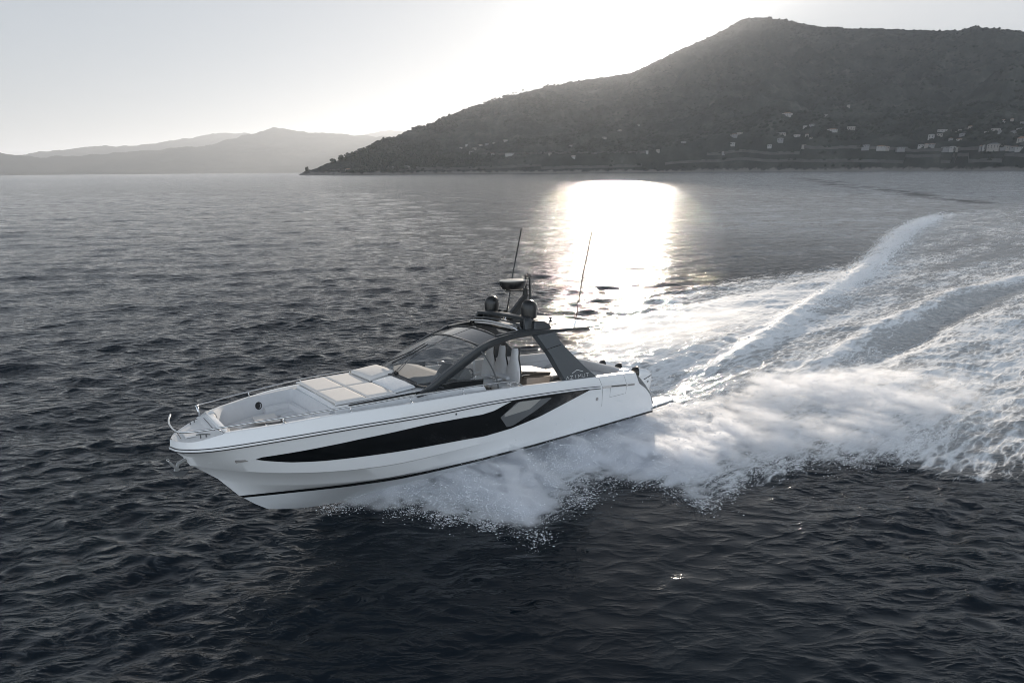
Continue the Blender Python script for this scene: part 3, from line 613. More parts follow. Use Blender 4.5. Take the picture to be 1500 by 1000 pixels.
# side decks and coach roof trunk beside the cabin
def ruled(a, b, n=2):
    """surface between two 3d polylines with equal counts"""
    V, F = [], []
    for p, q in zip(a, b):
        for j in range(n):
            t = j / (n - 1); V.append(tuple(p[k] * (1 - t) + q[k] * t for k in range(3)))
    return V, grid_faces(len(a), n)
def both(vf):
    v, f = vf; return join((v, f), ([(p[0], -p[1], p[2]) for p in v], [q[::-1] for q in f]))
def pair(name, vf, *a, **k):
    """a part and its mirror image on the other side, two objects"""
    o = part(name, vf, *a, **k); part(name, ([(p[0], -p[1], p[2]) for p in vf[0]], [q[::-1] for q in vf[1]]), *a, **k); return o
xs1 = list(np.linspace(6.6, 10.85, 16))
pair('side_deck', (ruled([(x, line_at('top', x)[0] - .12, 2.16) for x in xs1], [(x, 1.30, 2.16) for x in xs1])), M_deck)
# foredeck ahead of the bow lounge
fd = []
xs2 = list(np.linspace(13.02, 13.95, 12))
V, F = [], []
for x in xs2:
    y, z = line_at('top', x)
    for t in (-1, -.8, -.4, 0, .4, .8, 1): V.append((x, y * t, z + .02 * (1 - t * t) - (.0 if abs(t) == 1 else .012)))
part('foredeck', (V, grid_faces(len(xs2), 7)), M_deck, smooth=True)
def deckline(path, wd=.014, z0=.012):
    V, F = [], []
    P = [Vector(p) for p in path]
    for i, p in enumerate(P):
        q = P[min(i + 1, len(P) - 1)] - P[max(i - 1, 0)]; nn = Vector((-q.y, q.x, 0)).normalized() * wd / 2
        for sg in (1, -1): V.append(p + nn * sg + Vector((0, 0, z0)))
    return V, grid_faces(len(P), 2)
part('deck_hatch', join(deckline([(13.18, y, 2.365 - .02) for y in np.linspace(-.62, .62, 9)], z0=.03), deckline([(13.80, y, 2.225) for y in np.linspace(-.3, .3, 5)], z0=.02)), M_seam)
part('deck_hatch', prism([(13.28, -.52, 2.30), (13.72, -.30, 2.235), (13.72, .30, 2.235), (13.28, .52, 2.30)], (0, 0, .03), .01), M_deck)
part('bow_step', prism([(12.98, -.95, 2.15), (13.10, -.95, 2.15), (13.10, .95, 2.15), (12.98, .95, 2.15)], (0, 0, .30), .03), M_white, smooth=True, angle=40)
def cleat(c, yaw=0.0):
    a = Matrix.Translation(c) @ Matrix.Rotation(yaw, 4, 'Z')
    vf = join(tube([(-.15, 0, .075), (-.08, 0, .085), (.08, 0, .085), (.15, 0, .075)], [.010, .016, .016, .010], 6), tube([(-.06, 0, 0), (-.06, 0, .08)], .014, 6), tube([(.06, 0, 0), (.06, 0, .08)], .014, 6))
    return [tuple(a @ Vector(v)) for v in vf[0]], vf[1]
part('cleat', cleat((13.42, .66, 2.27), R_(-35)), M_dash); part('cleat', cleat((13.42, -.66, 2.27), R_(35)), M_dash)
# ---- bow lounge
fl = prism([(10.7, -1.45, 1.66), (12.9, -1.0, 1.66), (12.9, 1.0, 1.66), (10.7, 1.45, 1.66)], (0, 0, .04))
part('bow_floor', fl, M_teak)
def loft_ring(path, prof, closed=False):
    """profile [(outward, z)] swept along a plan path of (x,y,nx,ny)"""
    V, F = [], []
    for x, y, nx, ny in path:
        for o, z in prof: V.append((x + nx * o, y + ny * o, z))
    F = grid_faces(len(path), len(prof)); m_ = len(prof)
    F += [tuple(range(m_))[::-1], tuple(range((len(path) - 1) * m_, len(path) * m_))]
    return V, F
def with_normals(pts, inward):
    P = spline([(x, y, 0) for x, y in pts], per=5); out = []
    for i, p in enumerate(P):
        q = P[min(i + 1, len(P) - 1)] - P[max(i - 1, 0)]; nn = Vector((-q.y, q.x)).normalized() * inward; out.append((p.x, p.y, nn.x, nn.y))
    return out
# backrest: starboard side and round the after corner
b1 = with_normals([(13.05, -.66), (12.82, -.95), (12.43, -1.16), (12.01, -1.36), (11.75, -1.45)], -1)
b2 = with_normals([(11.74, -1.455), (11.3, -1.55), (10.98, -1.57), (10.80, -1.50), (10.72, -1.35)], -1)
b3 = with_normals([(10.715, -1.34), (10.68, -.4), (10.68, .6), (10.70, 1.30)], -1)
bprof = [(0, 1.8), (.02, 2.46), (-.03, 2.50), (-.10, 2.50), (-.16, 2.44), (-.22, 2.18), (-.25, 1.95), (-.25, 1.8)]
bprof = [(-o, z) for o, z in bprof]
sofa = part('bow_sofa', loft_ring(b1, bprof), M_greyf, smooth=True, angle=40)
part('backrest', loft_ring(b2, bprof), M_greyf, sofa, smooth=True, angle=40); part('backrest', loft_ring(b3, bprof), M_greyf, sofa, smooth=True, angle=40)
sprof = [(.22, 1.70), (.22, 2.02), (.26, 2.06), (.62, 2.07), (.70, 2.03), (.72, 1.96), (.72, 1.70)]
lprof = [(.20, 2.0), (.20, 2.17), (.24, 2.20), (.32, 2.18), (.36, 2.02), (.36, 2.0)]
for q in (b2, b3): part('lower_backrest', loft_ring(q, lprof), M_lgreyf, sofa, smooth=True, angle=40)
for q in (b1[:], b2, ): part('seat_cushion', loft_ring(q, sprof), M_lgreyf, sofa, smooth=True, angle=40)
part('seat_cushion', cushion([(10.94, -1.1, 1.9), (11.45, -.8, 1.9), (11.45, 1.2, 1.9), (10.94, 1.35, 1.9)], .14), M_lgreyf, sofa, smooth=True)
part('side_bolster', tube(spline([(12.98, -.72, 2.40), (13.02, -.35, 2.36), (13.0, .0, 2.30), (12.9, .40, 2.24)], per=6), [.07] * 19, 10), M_beige, sofa, smooth=True)
part('seat_cushion', cushion([(12.2, .55, 2.12), (12.9, .35, 2.12), (12.85, .85, 2.12), (12.2, 1.1, 2.12)], .10), M_beige, sofa, smooth=True, label='beige cushion by the bow step')
part('seat_cushion', cushion([(11.0, 1.0, 2.0), (12.1, .75, 2.0), (12.1, 1.2, 2.0), (11.0, 1.45, 2.0)], .12), M_lgreyf, sofa, smooth=True)
sp = part('speaker', lathe([(.0, 0), (.085, 0), (.10, .012), (.085, .022), (.06, .012), (.03, .020), (.0, .022)], (0, 0, 0), 20), M_blackm, sofa, smooth=True, angle=40)
sp.matrix_local = Matrix.Translation((11.80, -1.235, 2.26)) @ Matrix.Rotation(R_(20), 4, 'Z') @ Matrix.Rotation(R_(-78), 4, 'X')
ring = part('speaker_rim', tube([(math.cos(a) * .10, math.sin(a) * .10, .02) for a in np.linspace(0, 2 * math.pi, 21)], .010, 6, False), M_steel, sofa, smooth=True)
ring.matrix_local = sp.matrix_local
tab = part('bow_table', prism([(11.55, -.80, 2.08), (12.08, -.80, 2.08), (12.12, -.25, 2.08), (11.6, -.05, 2.08)], (0, 0, .035), .012), M_beige)
part('table_leg', tube([(11.84, -.45, 1.70), (11.84, -.45, 2.08)], .045, 10), M_steel, tab, smooth=True)
# ---- coach roof under the sun pad
trunk = [(8.0, 1.50, 2.60), (9.2, 1.52, 2.62), (10.74, 1.42, 2.60)]
pair('coach_roof', (join(ruled([(x, y, z) for x, y, z in trunk], [(x, y + .03, 2.15) for x, y, z in trunk]), ruled([(x, 0, z + .03) for x, y, z in trunk], [(x, y, z) for x, y, z in trunk]), ([(10.74, 0, 2.63), (10.74, 1.42, 2.60), (10.74, 1.45, 2.15), (10.74, 0, 2.15)], [(0, 1, 2, 3)]))), M_white)
pair('coach_roof_trim', (bar([(8.1, 1.53, 2.57), (9.2, 1.55, 2.59), (10.45, 1.47, 2.575)], .03, .045)), M_black)
pad = empty('sun_pad'); pad.parent = BOAT
gy = .03
for (xa, xb) in ((10.72, 10.0), (9.97, 9.27)):
    for (ya, yb) in ((-1.34, .06), (.09, 1.46)):
        part('pad_cushion', cushion([(xb, ya, 2.64), (xa, ya, 2.64), (xa, yb - (.06 if ya > 0 else 0), 2.64), (xb, yb, 2.64)], .058, .006, r=.03), M_beige, pad, smooth=True)
pair('pad_edge', (bar([(9.25, 1.47, 2.655), (10.0, 1.455, 2.655), (10.74, 1.39, 2.65)], .05, .05)), M_lgreyf, pad)
part('headrest', cushion([(8.42, -1.35, 2.72), (9.24, -1.35, 2.66), (9.24, -.04, 2.67), (8.50, -.04, 2.78)], .10, .03), M_beige, pad, smooth=True)
part('skylight', cushion([(8.55, 0.02, 2.74), (9.22, 0.02, 2.66), (9.26, 1.42, 2.64), (8.62, 1.34, 2.66)], .055, .03), mat('glossy_white_hatch', (.62, .64, .66), .06, coat=1.0), pad, smooth=True)
# ---- windscreen and cabin frame
wsb = spline([(7.95, 1.50, 2.58), (8.42, 1.28, 2.66), (8.60, .70, 2.75), (8.62, 0, 2.78), (8.60, -.70, 2.75), (8.42, -1.28, 2.68), (7.95, -1.50, 2.60)], per=5)
wst = spline([(6.38, 1.36, 3.42), (6.60, 1.18, 3.48), (6.68, .62, 3.56), (6.70, 0, 3.59), (6.68, -.62, 3.56), (6.60, -1.18, 3.48), (6.38, -1.36, 3.42)], per=5)
V = []; nb = 7
for p, q in zip(wsb, wst):
    for j in range(nb):
        t = j / (nb - 1); c = p * (1 - t) + q * t; c += Vector((.10, 0, .05)) * math.sin(math.pi * t); V.append(c)
ws = part('windscreen', (V, grid_faces(len(wsb), nb, flip=True)), M_glass, smooth=True)
part('windscreen_base', bar([p + Vector((-.05, 0, -.01)) for p in wsb], .26, .035, (1, 0, .2)), M_char2, ws)
part('windscreen_header', bar([p + Vector((.0, 0, .01)) for p in wst], .07, .03, (1, 0, 0)), M_black, ws)
part('windscreen_joint', tube([(8.62 * (1 - t) + 6.70 * t + .10 * math.sin(math.pi * t) + .006, .0, 2.78 * (1 - t) + 3.59 * t + .05 * math.sin(math.pi * t) + .006) for t in np.linspace(.0, 1, 9)], .006, 5), M_seam, ws)
for (x0, y0, dy) in ((8.52, .10, -.75), (8.55, .22, -.60)):
    wp = part('wiper', tube([(x0, y0, 2.85), (x0 - .45, y0 + dy * .35, 3.08), (x0 - .78, y0 + dy * .6, 3.24)], .012, 5), M_steel, ws)
    part('wiper_blade', tube([(x0 - .18, y0 + dy * 1.15, 2.98), (x0 - .72, y0 + dy * .7, 3.22), (x0 - 1.15, y0 + dy * .55, 3.43)], .014, 5), M_black, wp)
    part('wiper_hub', lathe([(0, 0), (.05, 0), (.05, .05), (.03, .07), (0, .07)], (x0 + .02, y0, 2.80), 10), M_black, wp)
# dark side pillars sweeping from the coach roof into the hardtop edge
def pillar(s):
    P = [(8.70, 1.545, 2.50), (8.36, 1.555, 2.60), (7.79, 1.51, 2.87), (6.99, 1.47, 3.24), (6.43, 1.44, 3.47), (5.79, 1.43, 3.59), (5.17, 1.43, 3.625), (4.29, 1.45, 3.60), (3.4, 1.52, 3.58), (2.53, 1.60, 3.565)]
    H = [.10, .17, .24, .24, .20, .17, .15, .13, .08, .04]; W = [.08, .12, .14, .14, .14, .14, .15, .2, .16, .08]
    sp_ = spline([(p[0], s * p[1], p[2]) for p in P], per=5); k = np.linspace(0, 1, len(sp_)); k0 = np.linspace(0, 1, len(P))
    th = np.where(k < .5, .45, 1.0) if s < 0 else 1.0
    return bar(sp_, list(np.interp(k, k0, W) * th), list(np.interp(k, k0, H) * th))
frame = part('hardtop', pillar(1), M_char, smooth=True, angle=35, label='charcoal hardtop on raked pillars')
part('side_pillar', pillar(-1), M_char, frame, smooth=True, angle=35)
# roof: glass front panel, open sunroof, white after panel
def roofsheet(x0, x1, yw0, yw1, z0, z1, crown, th=.035, nx=5, ny=11):
    V = []
    for i in range(nx):
        t = i / (nx - 1); x = x0 * (1 - t) + x1 * t; yw = yw0 * (1 - t) + yw1 * t; z = z0 * (1 - t) + z1 * t
        for j in range(ny): s = -1 + 2 * j / (ny - 1); V.append((x - .0 * s, yw * s, z + crown * (1 - s * s)))
    k = len(V); V += [(p[0], p[1], p[2] - th) for p in V]
    F = grid_faces(nx, ny, flip=(x1 < x0) is False and False); F = grid_faces(nx, ny, flip=(x1 > x0) is False)
    F += [tuple(i + k for i in q[::-1]) for q in F]
    rim = [i * ny for i in range(nx)] + [(nx - 1) * ny + j for j in range(1, ny)] + [i * ny + ny - 1 for i in range(nx - 2, -1, -1)] + [j for j in range(ny - 2, 0, -1)]
    for a, b in zip(rim, rim[1:] + rim[:1]): F.append((a, b, b + k, a + k))
    return V, F
rp = part('roof_panel', roofsheet(6.64, 5.98, 1.30, 1.34, 3.465, 3.60, .14), mat('smoked_roof_glass', (.04, .045, .05), .16, coat=.4), frame, smooth=True, angle=35, label='smoked glass front roof panel')
part('panel_joint', bar([(6.64, 0, 3.607), (5.98, 0, 3.742)], .014, .010), M_black, rp)
part('roof_header', bar(spline([(5.95, 1.33, 3.60), (5.95, .7, 3.71), (5.95, 0, 3.74), (5.95, -.7, 3.71), (5.95, -1.33, 3.60)], per=4), .05, .05, (1, 0, 0)), M_black, frame)
pair('sunroof_side', (bar([(6.0, 1.28, 3.66), (5.4, 1.30, 3.70), (4.7, 1.30, 3.70)], .16, .05)), M_char, frame)
part('sunroof_blind', roofsheet(5.28, 4.75, 1.22, 1.22, 3.66, 3.68, .05), M_blackm, frame, smooth=True, angle=35)
aft_m = mat('white_roof', (.74, .74, .73), .35, coat=.3, var=.02)
part('roof_aft_panel', roofsheet(4.85, 2.25, 1.30, 1.58, 3.655, 3.60, .05, th=.05, nx=8), aft_m, frame, smooth=True, angle=35, label='white after roof panel')
part('roof_underside', roofsheet(4.85, 2.5, 1.25, 1.40, 3.57, 3.54, .03, th=.03), mat('pale_headliner', (.5, .5, .5), .6), frame, smooth=True, angle=35)
# transverse hoop over the roof
def hoop(x, yb, yt, zb, zt, r, lean=0.0):
    return spline([(x, yb, zb), (x - lean * .5, yt + .08, zt - .05), (x - lean * .6, yt - .12, zt), (x - lean * .6, 0, zt + .03), (x - lean * .6, -yt + .12, zt), (x - lean * .5, -yt - .08, zt - .05), (x, -yb, zb)], per=6)
hp = part('roof_hoop', bar(hoop(4.90, 1.28, 1.14, 3.70, 4.00, 0, .14), .24, .11, (1, 0, 0)), M_char, frame, smooth=True, angle=35)
part('hoop_bar', tube(spline([(5.20, 1.22, 3.70), (5.26, 1.0, 3.80), (5.27, 0, 3.86), (5.26, -1.0, 3.80), (5.20, -1.22, 3.70)], per=6), .030, 8), M_steel, hp, smooth=True)
part('hoop_bar', tube(spline([(5.08, 1.24, 3.70), (5.10, 1.05, 3.86), (5.11, 0, 3.92), (5.10, -1.05, 3.86), (5.08, -1.24, 3.70)], per=6), .026, 8), M_char, hp, smooth=True)
part('awning_roller', bar([(5.12, 1.0, 3.745), (5.14, 0, 3.79), (5.12, -1.0, 3.745)], .16, .07, (1, 0, 0)), M_beige, hp)
for s in (1, -1):
    part('roof_fairing', prism([(4.72, s * 1.38, 3.62), (4.05, s * 1.42, 3.62), (4.12, s * 1.40, 3.78), (4.30, s * 1.36, 3.90), (4.66, s * 1.33, 3.92)], (0, -s * .34, 0), .05, 3), M_char, frame, smooth=True, angle=40)
# arch legs
def leg(s):
    fw = [(4.86, 1.61, 3.56), (4.66, 1.68, 3.26), (4.45, 1.76, 2.93), (4.25, 1.85, 2.52), (4.06, 1.94, 2.15)]
    af = [(4.10, 1.62, 3.56), (4.02, 1.67, 3.30), (3.85, 1.75, 2.98), (3.48, 1.84, 2.58), (2.70, 1.95, 2.10)]
    fw = spline(fw, per=5); af = spline([(4.10, 1.63, 3.58), (3.98, 1.67, 3.34), (3.68, 1.75, 2.98), (3.35, 1.83, 2.64), (3.02, 1.89, 2.32), (2.70, 1.94, 2.06)], per=4)
    V, F = [], []; n_ = len(fw)
    assert len(af) == n_
    for p, q in zip(fw, af):
        for (c, dy, ix) in ((p, 0, .05), (q, 0, -.03), (q, -.12, .0), (p, -.16, -.02)):
            d = (q - p).normalized(); c2 = c + d * (ix if ix > 0 else -abs(ix) if c is q else ix); V.append((c2.x, s * (c2.y + dy), c2.z))
    m4 = 4
    for i in range(n_ - 1):
        for k in range(4):
            f = (i * 4 + k, i * 4 + (k + 1) % 4, (i + 1) * 4 + (k + 1) % 4, (i + 1) * 4 + k); F.append(f if s > 0 else f[::-1])
    F += [(0, 1, 2, 3) if s < 0 else (3, 2, 1, 0), tuple((n_ - 1) * 4 + k for k in ((0, 1, 2, 3) if s > 0 else (3, 2, 1, 0)))]
    return V, F
M_leg = mat('charcoal_arch', (.060, .068, .076), .35, coat=.25, var=.04, vscale=2)
legp = part('arch_leg', leg(1), M_leg, frame, smooth=True, angle=30); part('arch_leg', leg(-1), M_leg, frame, smooth=True, angle=30)
part('arch_joint', bar([(4.63, 1.715, 3.12), (3.99, 1.715, 3.20)], .012, .014), M_black, legp)
# lettering on the port leg: a plane through the foot
def leg_pt(x, z, off=.012):
    y = float(np.interp(z, [2.10, 2.32, 2.52, 2.68], [1.948, 1.905, 1.865, 1.83])); return (x, y + off, z)
def stroke(pts, wd=.011):
    V, F = [], []
    for (x0, z0), (x1, z1) in zip(pts[:-1], pts[1:]):
        L = math.hypot(x1 - x0, z1 - z0) or 1; nx, nz = -(z1 - z0) / L * wd / 2, (x1 - x0) / L * wd / 2; ex, ez = (x1 - x0) / L * wd * .4, (z1 - z0) / L * wd * .4
        k = len(V); V += [leg_pt(x0 - ex + nx, z0 - ez + nz), leg_pt(x0 - ex - nx, z0 - ez - nz), leg_pt(x1 + ex - nx, z1 + ez - nz), leg_pt(x1 + ex + nx, z1 + ez + nz)]; F.append((k, k + 1, k + 2, k + 3))
    return V, F
GL = {'A': [[(0, 0), (.5, 1), (1, 0)]], 'Z': [[(0, 1), (1, 1), (0, 0), (1, 0)]], 'I': [[(.5, 0), (.5, 1)]], 'M': [[(0, 0), (0, 1), (.5, .35), (1, 1), (1, 0)]], 'U': [[(0, 1), (0, .15), (.15, 0), (.85, 0), (1, .15), (1, 1)]], 'T': [[(0, 1), (1, 1)], [(.5, 1), (.5, .0)]]}
def word(txt, xa, za, xb, zb, h):
    vf = []; n_ = len(txt); cw = 1 / n_
    for i, ch in enumerate(txt):
        for st in GL[ch]:
            pts = []
            for gx, gz in st:
                t = (i + .14 + .68 * gx) * cw; pts.append((xa + (xb - xa) * t + .0 * gz, za + (zb - za) * t + gz * h))
            vf.append(stroke(pts))
    return join(*vf)
part('lettering', join(word('AZIMUT', 4.02, 2.185, 3.06, 2.150, .088), stroke([(3.74, 2.325), (3.55, 2.395), (3.50, 2.39), (3.30, 2.32)], .015)), M_letter, legp, label='silver letters AZIMUT under a chevron')
# ---- domes, radar, mast, aerials
M_dome = mat('dome_black', (.008, .009, .010), .3, coat=.1, var=.05)
for s in (1, -1):
    d = part('satellite_dome', lathe([(0, 0), (.12, 0), (.12, .04), (.20, .045), (.222, .06), (.232, .18), (.236, .34), (.225, .43), (.185, .51), (.12, .565), (.05, .588), (0, .59)], (4.55, s * .95, 3.93), 28), M_dome, smooth=True, angle=50)
    part('dome_foot', lathe([(0, 0), (.15, 0), (.15, .03), (.12, .05), (0, .05)], (4.55, s * .95, 3.905), 20), M_steel, d, smooth=True, angle=40)
    part('dome_plinth', box(4.34, 4.76, s * .95 - .20, s * .95 + .20, 3.70, 3.93, .03), M_char, d)
mast = part('mast', bar([(4.62, .0, 3.82), (4.46, .0, 4.02), (4.05, 0, 4.40), (3.92, 0, 4.52), (3.92, 0, 4.76)], [.13, .14, .14, .13, .11], [.15, .17, .17, .14, .11]), M_blackm, smooth=True, angle=30, label='cranked black mast')
part('mast_fin', prism([(4.55, -.02, 3.72), (3.70, -.02, 3.68), (3.86, -.02, 4.30), (4.05, -.02, 4.36)], (0, .04, 0), .01), M_char, mast)
part('mast_shelf', prism([(3.85, -.10, 4.68), (4.62, -.09, 4.70), (4.70, 0, 4.70), (4.62, .09, 4.70), (3.85, .10, 4.68)], (0, 0, .05), .012), M_blackm, mast)
part('mast_post', tube([(3.80, -.10, 4.30), (3.82, -.10, 5.13)], .028, 8), M_blackm, mast); part('mast_post', tube([(3.80, .10, 4.25), (3.82, .10, 5.13)], .028, 8), M_blackm, mast)
for z in (4.55, 4.85, 5.05): part('mast_rung', tube([(3.81, -.10, z), (3.81, .10, z)], .018, 6), M_blackm, mast)
part('navigation_light', join(lathe([(0, 0), (.045, 0), (.045, .08), (.03, .10), (0, .10)], (3.82, .10, 5.10), 10), lathe([(0, 0), (.04, 0), (.04, .07), (0, .09)], (3.82, -.10, 5.10), 10), lathe([(0, 0), (.035, 0), (.04, .06), (0, .10)], (3.82, 0, 5.14), 10), bar([(3.82, -.12, 5.12), (3.82, .12, 5.12)], .05, .03, (1, 0, 0))), M_black, mast)
rd = part('radar', lathe([(0, 0), (.25, 0), (.34, .04), (.40, .14), (.42, .25), (.415, .28)], (4.40, 0, 4.75), 36), M_dome, mast, smooth=True, angle=30)
part('radar_lid', lathe([(.0, .0), (.42, 0), (.42, .018), (.36, .035), (.0, .045)], (4.40, 0, 5.025), 36), mat('pale_radar_top', (.55, .52, .47), .35), rd, smooth=True, angle=50)
part('horn', join(tube([(4.52, -.42, 4.04), (4.62, -.42, 4.04)], [.05, .10], 14), tube([(4.40, -.42, 4.04), (4.52, -.42, 4.04)], .05, 10), tube([(4.5, -.42, 3.8), (4.5, -.42, 4.0)], .02, 6)), M_black, mast, smooth=True, angle=40)
part('searchlight', join(lathe([(0, 0), (.07, 0), (.085, .06), (.085, .16), (.06, .20), (0, .21)], (4.60, .08, 3.86), 16)), M_black, mast, smooth=True, angle=40)
part('camera_pod', lathe([(0, 0), (.05, 0), (.06, .05), (.04, .11), (0, .12)], (4.60, -.62, 3.92), 12), M_steel, mast, smooth=True)
for s, ln in ((1, 2.86), (-1, 2.98)):
    x0, z0 = (3.15 if s > 0 else 3.58), 3.62
    an = part('whip_aerial', tube([(x0, s * 1.46, z0 + .22), (x0 - .12, s * 1.46, z0 + .7), (x0 - .30, s * 1.46, z0 + 1.5), (x0 - .72, s * 1.46, z0 + ln)], [.028, .026, .024, .022], 6), M_blackm, smooth=True)
    part('aerial_base', join(tube([(x0 + .05, s * 1.46, z0), (x0, s * 1.46, z0 + .24)], [.035, .020], 8), lathe([(0, 0), (.05, 0), (.05, .03), (0, .04)], (x0 + .05, s * 1.46, z0 - .01), 10)), M_steel, an)
    part('aerial_collar', tube([(x0 - .11, s * 1.46, z0 + .68), (x0 - .125, s * 1.46, z0 + .76)], .03, 6), M_black, an)
for (x, y) in ((3.2, .35), (2.75, -1.0)):
    part('roof_fitting', join(lathe([(0, 0), (.05, 0), (.05, .03), (.02, .05), (.02, .10), (.05, .12), (.05, .15), (0, .16)], (x, y, 3.66), 10)), M_blackm, frame)
part('roof_hatch', join(tube([(3.95, .6, 3.70), (3.45, .95, 3.69), (3.9, 1.1, 3.69)], .008, 5)), M_seam, frame)
# ---- bow and side rails
def rail(name, path, r=.020, **k): return part(name, tube(spline(path, per=6), r, 8), M_steel, smooth=True, **k)
rl = rail('guard_rail', [(13.84, -.62, 2.60), (13.93, -.25, 2.55), (13.95, .15, 2.52), (13.88, .62, 2.50), (13.60, .95, 2.53), (13.02, 1.20, 2.57), (11.94, 1.50, 2.61), (10.51, 1.80, 2.64), (9.04, 1.92, 2.63), (7.56, 1.96, 2.58), (6.36, 1.97, 2.52), (6.02, 1.96, 2.47), (5.76, 1.95, 2.36), (5.62, 1.95, 2.27)], .022, label='port guard rail running round the bow')
rs = rail('guard_rail', [(13.27, -.98, 2.60), (13.0, -1.20, 2.58), (11.94, -1.50, 2.61), (10.51, -1.80, 2.64), (9.04, -1.92, 2.63), (7.56, -1.96, 2.58), (6.1, -1.96, 2.48), (5.7, -1.95, 2.30)], .020, label='starboard guard rail')
def stanchion(x, s, top, p):
    y, z = line_at('top', x)
    part('stanchion', join(tube([(x, s * (y - .06), z), (x + .02, s * (y - .09), top)], .014, 6), lathe([(0, 0), (.04, 0), (.035, .02), (0, .025)], (x, s * (y - .06), z + .01), 10)), M_steel, p, smooth=True)
for x, t in ((11.94, 2.60), (10.51, 2.63), (9.04, 2.62), (7.56, 2.57), (6.05, 2.46)):
    stanchion(x, 1, t, rl); stanchion(x, -1, t, rs)
part('stanchion', tube([(13.05, 1.02, 2.38), (13.2, 1.0, 2.52), (13.45, .98, 2.545)], .014, 6), M_steel, rl, smooth=True)
part('stanchion', join(tube([(13.2, -.95, 2.30), (13.24, -.96, 2.60)], .03, 8), lathe([(0, 0), (.06, 0), (.04, .03), (0, .04)], (13.22, -.955, 2.3), 10)), M_steel, rs, smooth=True)
# ---- anchor on the stem
M_anch = mat('anchor_steel', (.30, .31, .32), .35, metal=1.0)
an = part('anchor', prism([(13.98, -.01, 1.40), (14.14, -.01, 1.62), (14.22, -.01, 1.78), (14.13, -.01, 1.74), (14.02, -.01, 1.56), (13.90, -.01, 1.44)], (0, .05, 0), .008), M_anch, label='polished plough anchor hung from the stem')
part('fluke', join(prism([(13.70, 0, 1.30), (14.20, 0, 1.42), (14.06, .20, 1.30), (13.84, .17, 1.24)], (0, 0, .05), .008), prism([(13.70, 0, 1.30), (14.20, 0, 1.42), (14.06, -.20, 1.30), (13.84, -.17, 1.24)], (0, 0, .05), .008)), M_dash, an)
part('shank', bar([(13.72, 0, 1.72), (13.95, 0, 1.62), (14.04, 0, 1.42)], .08, .10), M_anch, an)
part('shackle', tube([(14.20 + .035 * math.cos(a), 0, 1.80 + .035 * math.sin(a)) for a in np.linspace(0, 6.28, 11)], .010, 5, False), M_steel, an)
for q_ in [an] + [c_ for c_ in bpy.data.objects if c_.parent == an]:
    q_.data.transform(Matrix.Translation((13.82, 0, 1.56)) @ Matrix.Scale(.74, 4) @ Matrix.Translation((-13.86, 0, -1.56)))
# ---- cabin: dash, console, wheel, helm seats, wet bar
part('cabin_sole', prism([(7.6, -1.45, 1.36), (7.6, 1.45, 1.36), (1.0, 1.8, 1.26), (1.0, -1.8, 1.26)], (0, 0, .03)), M_teak)
pair('cabin_side', (ruled([(8.4, 1.52, 2.56), (7.6, 1.56, 2.60), (6.75, 1.58, 2.50)], [(8.4, 1.55, 2.14), (7.6, 1.6, 2.14), (6.55, 1.66, 2.14)])), M_white)
pair('side_glass_sill', (bar([(8.25, 1.54, 2.575), (7.6, 1.57, 2.60), (6.72, 1.59, 2.51)], .05, .20)), M_black)
dash = part('dashboard', ([(8.5, -1.2, 2.70), (8.5, 1.2, 2.70), (7.5, 1.35, 2.70), (7.5, -1.35, 2.70), (7.15, -1.3, 2.62), (7.15, 1.35, 2.62), (6.95, 1.35, 2.3), (6.95, -1.3, 2.3), (6.95, -1.3, 1.4), (6.95, 1.35, 1.4)], [(0, 3, 2, 1), (3, 4, 5, 2), (4, 7, 6, 5), (7, 8, 9, 6)]), mat('dash_top', (.36, .37, .38), .8, var=.06))
cons = part('helm_console', prism([(7.35, .15, 2.62), (7.10, .15, 2.90), (6.98, .15, 2.90), (6.80, .15, 2.50), (6.85, .15, 2.2), (7.3, .15, 2.2)], (0, 1.15, 0), .03), M_dash, smooth=True, angle=30)
part('display', join(prism([(6.955, .25, 2.84), (6.835, .25, 2.58), (6.835, .68, 2.58), (6.955, .68, 2.84)], (-.01, 0, .006)), prism([(6.955, .76, 2.84), (6.835, .76, 2.58), (6.835, 1.19, 2.58), (6.955, 1.19, 2.84)], (-.01, 0, .006))), M_black, cons)
wh = part('steering_wheel', join(tube([(6.60 - .06 * math.sin(a), .72 + .20 * math.cos(a), 2.52 + .19 * math.sin(a)) for a in np.linspace(0, 2 * math.pi, 25)], .018, 8, False), *[tube([(6.66, .72, 2.52), (6.60 - .06 * math.sin(a), .72 + .19 * math.cos(a), 2.52 + .18 * math.sin(a))], .014, 5) for a in (.5, 2.6, 4.7)], tube([(6.85, .72, 2.50), (6.64, .72, 2.52)], .04, 10)), M_blackm, cons, smooth=True)
part('throttle', join(box(6.62, 6.84, 1.1, 1.28, 2.40, 2.46), tube([(6.75, 1.19, 2.46), (6.68, 1.19, 2.62)], .02, 6)), M_steel, cons)
part('handrail', tube(spline([(7.05, 1.42, 2.60), (6.85, 1.44, 2.64), (6.5, 1.45, 2.62), (6.2, 1.46, 2.50), (6.12, 1.47, 2.42)], per=5), .016, 6), M_steel, cons, smooth=True)
part('side_glass', ([(7.9, 1.53, 2.68), (6.72, 1.58, 2.62), (6.32, 1.60, 2.62), (6.40, 1.60, 2.85), (6.55, 1.56, 3.20), (6.66, 1.50, 3.34), (7.1, 1.50, 3.12)], [(0, 1, 2, 3, 4, 5, 6)]), M_glass)
part('side_glass_frame', tube(spline([(6.70, 1.50, 3.36), (6.58, 1.56, 3.20), (6.42, 1.60, 2.88), (6.31, 1.62, 2.60), (6.28, 1.66, 2.42), (6.28, 1.70, 2.18)], per=5), .022, 8), M_dash, smooth=True)
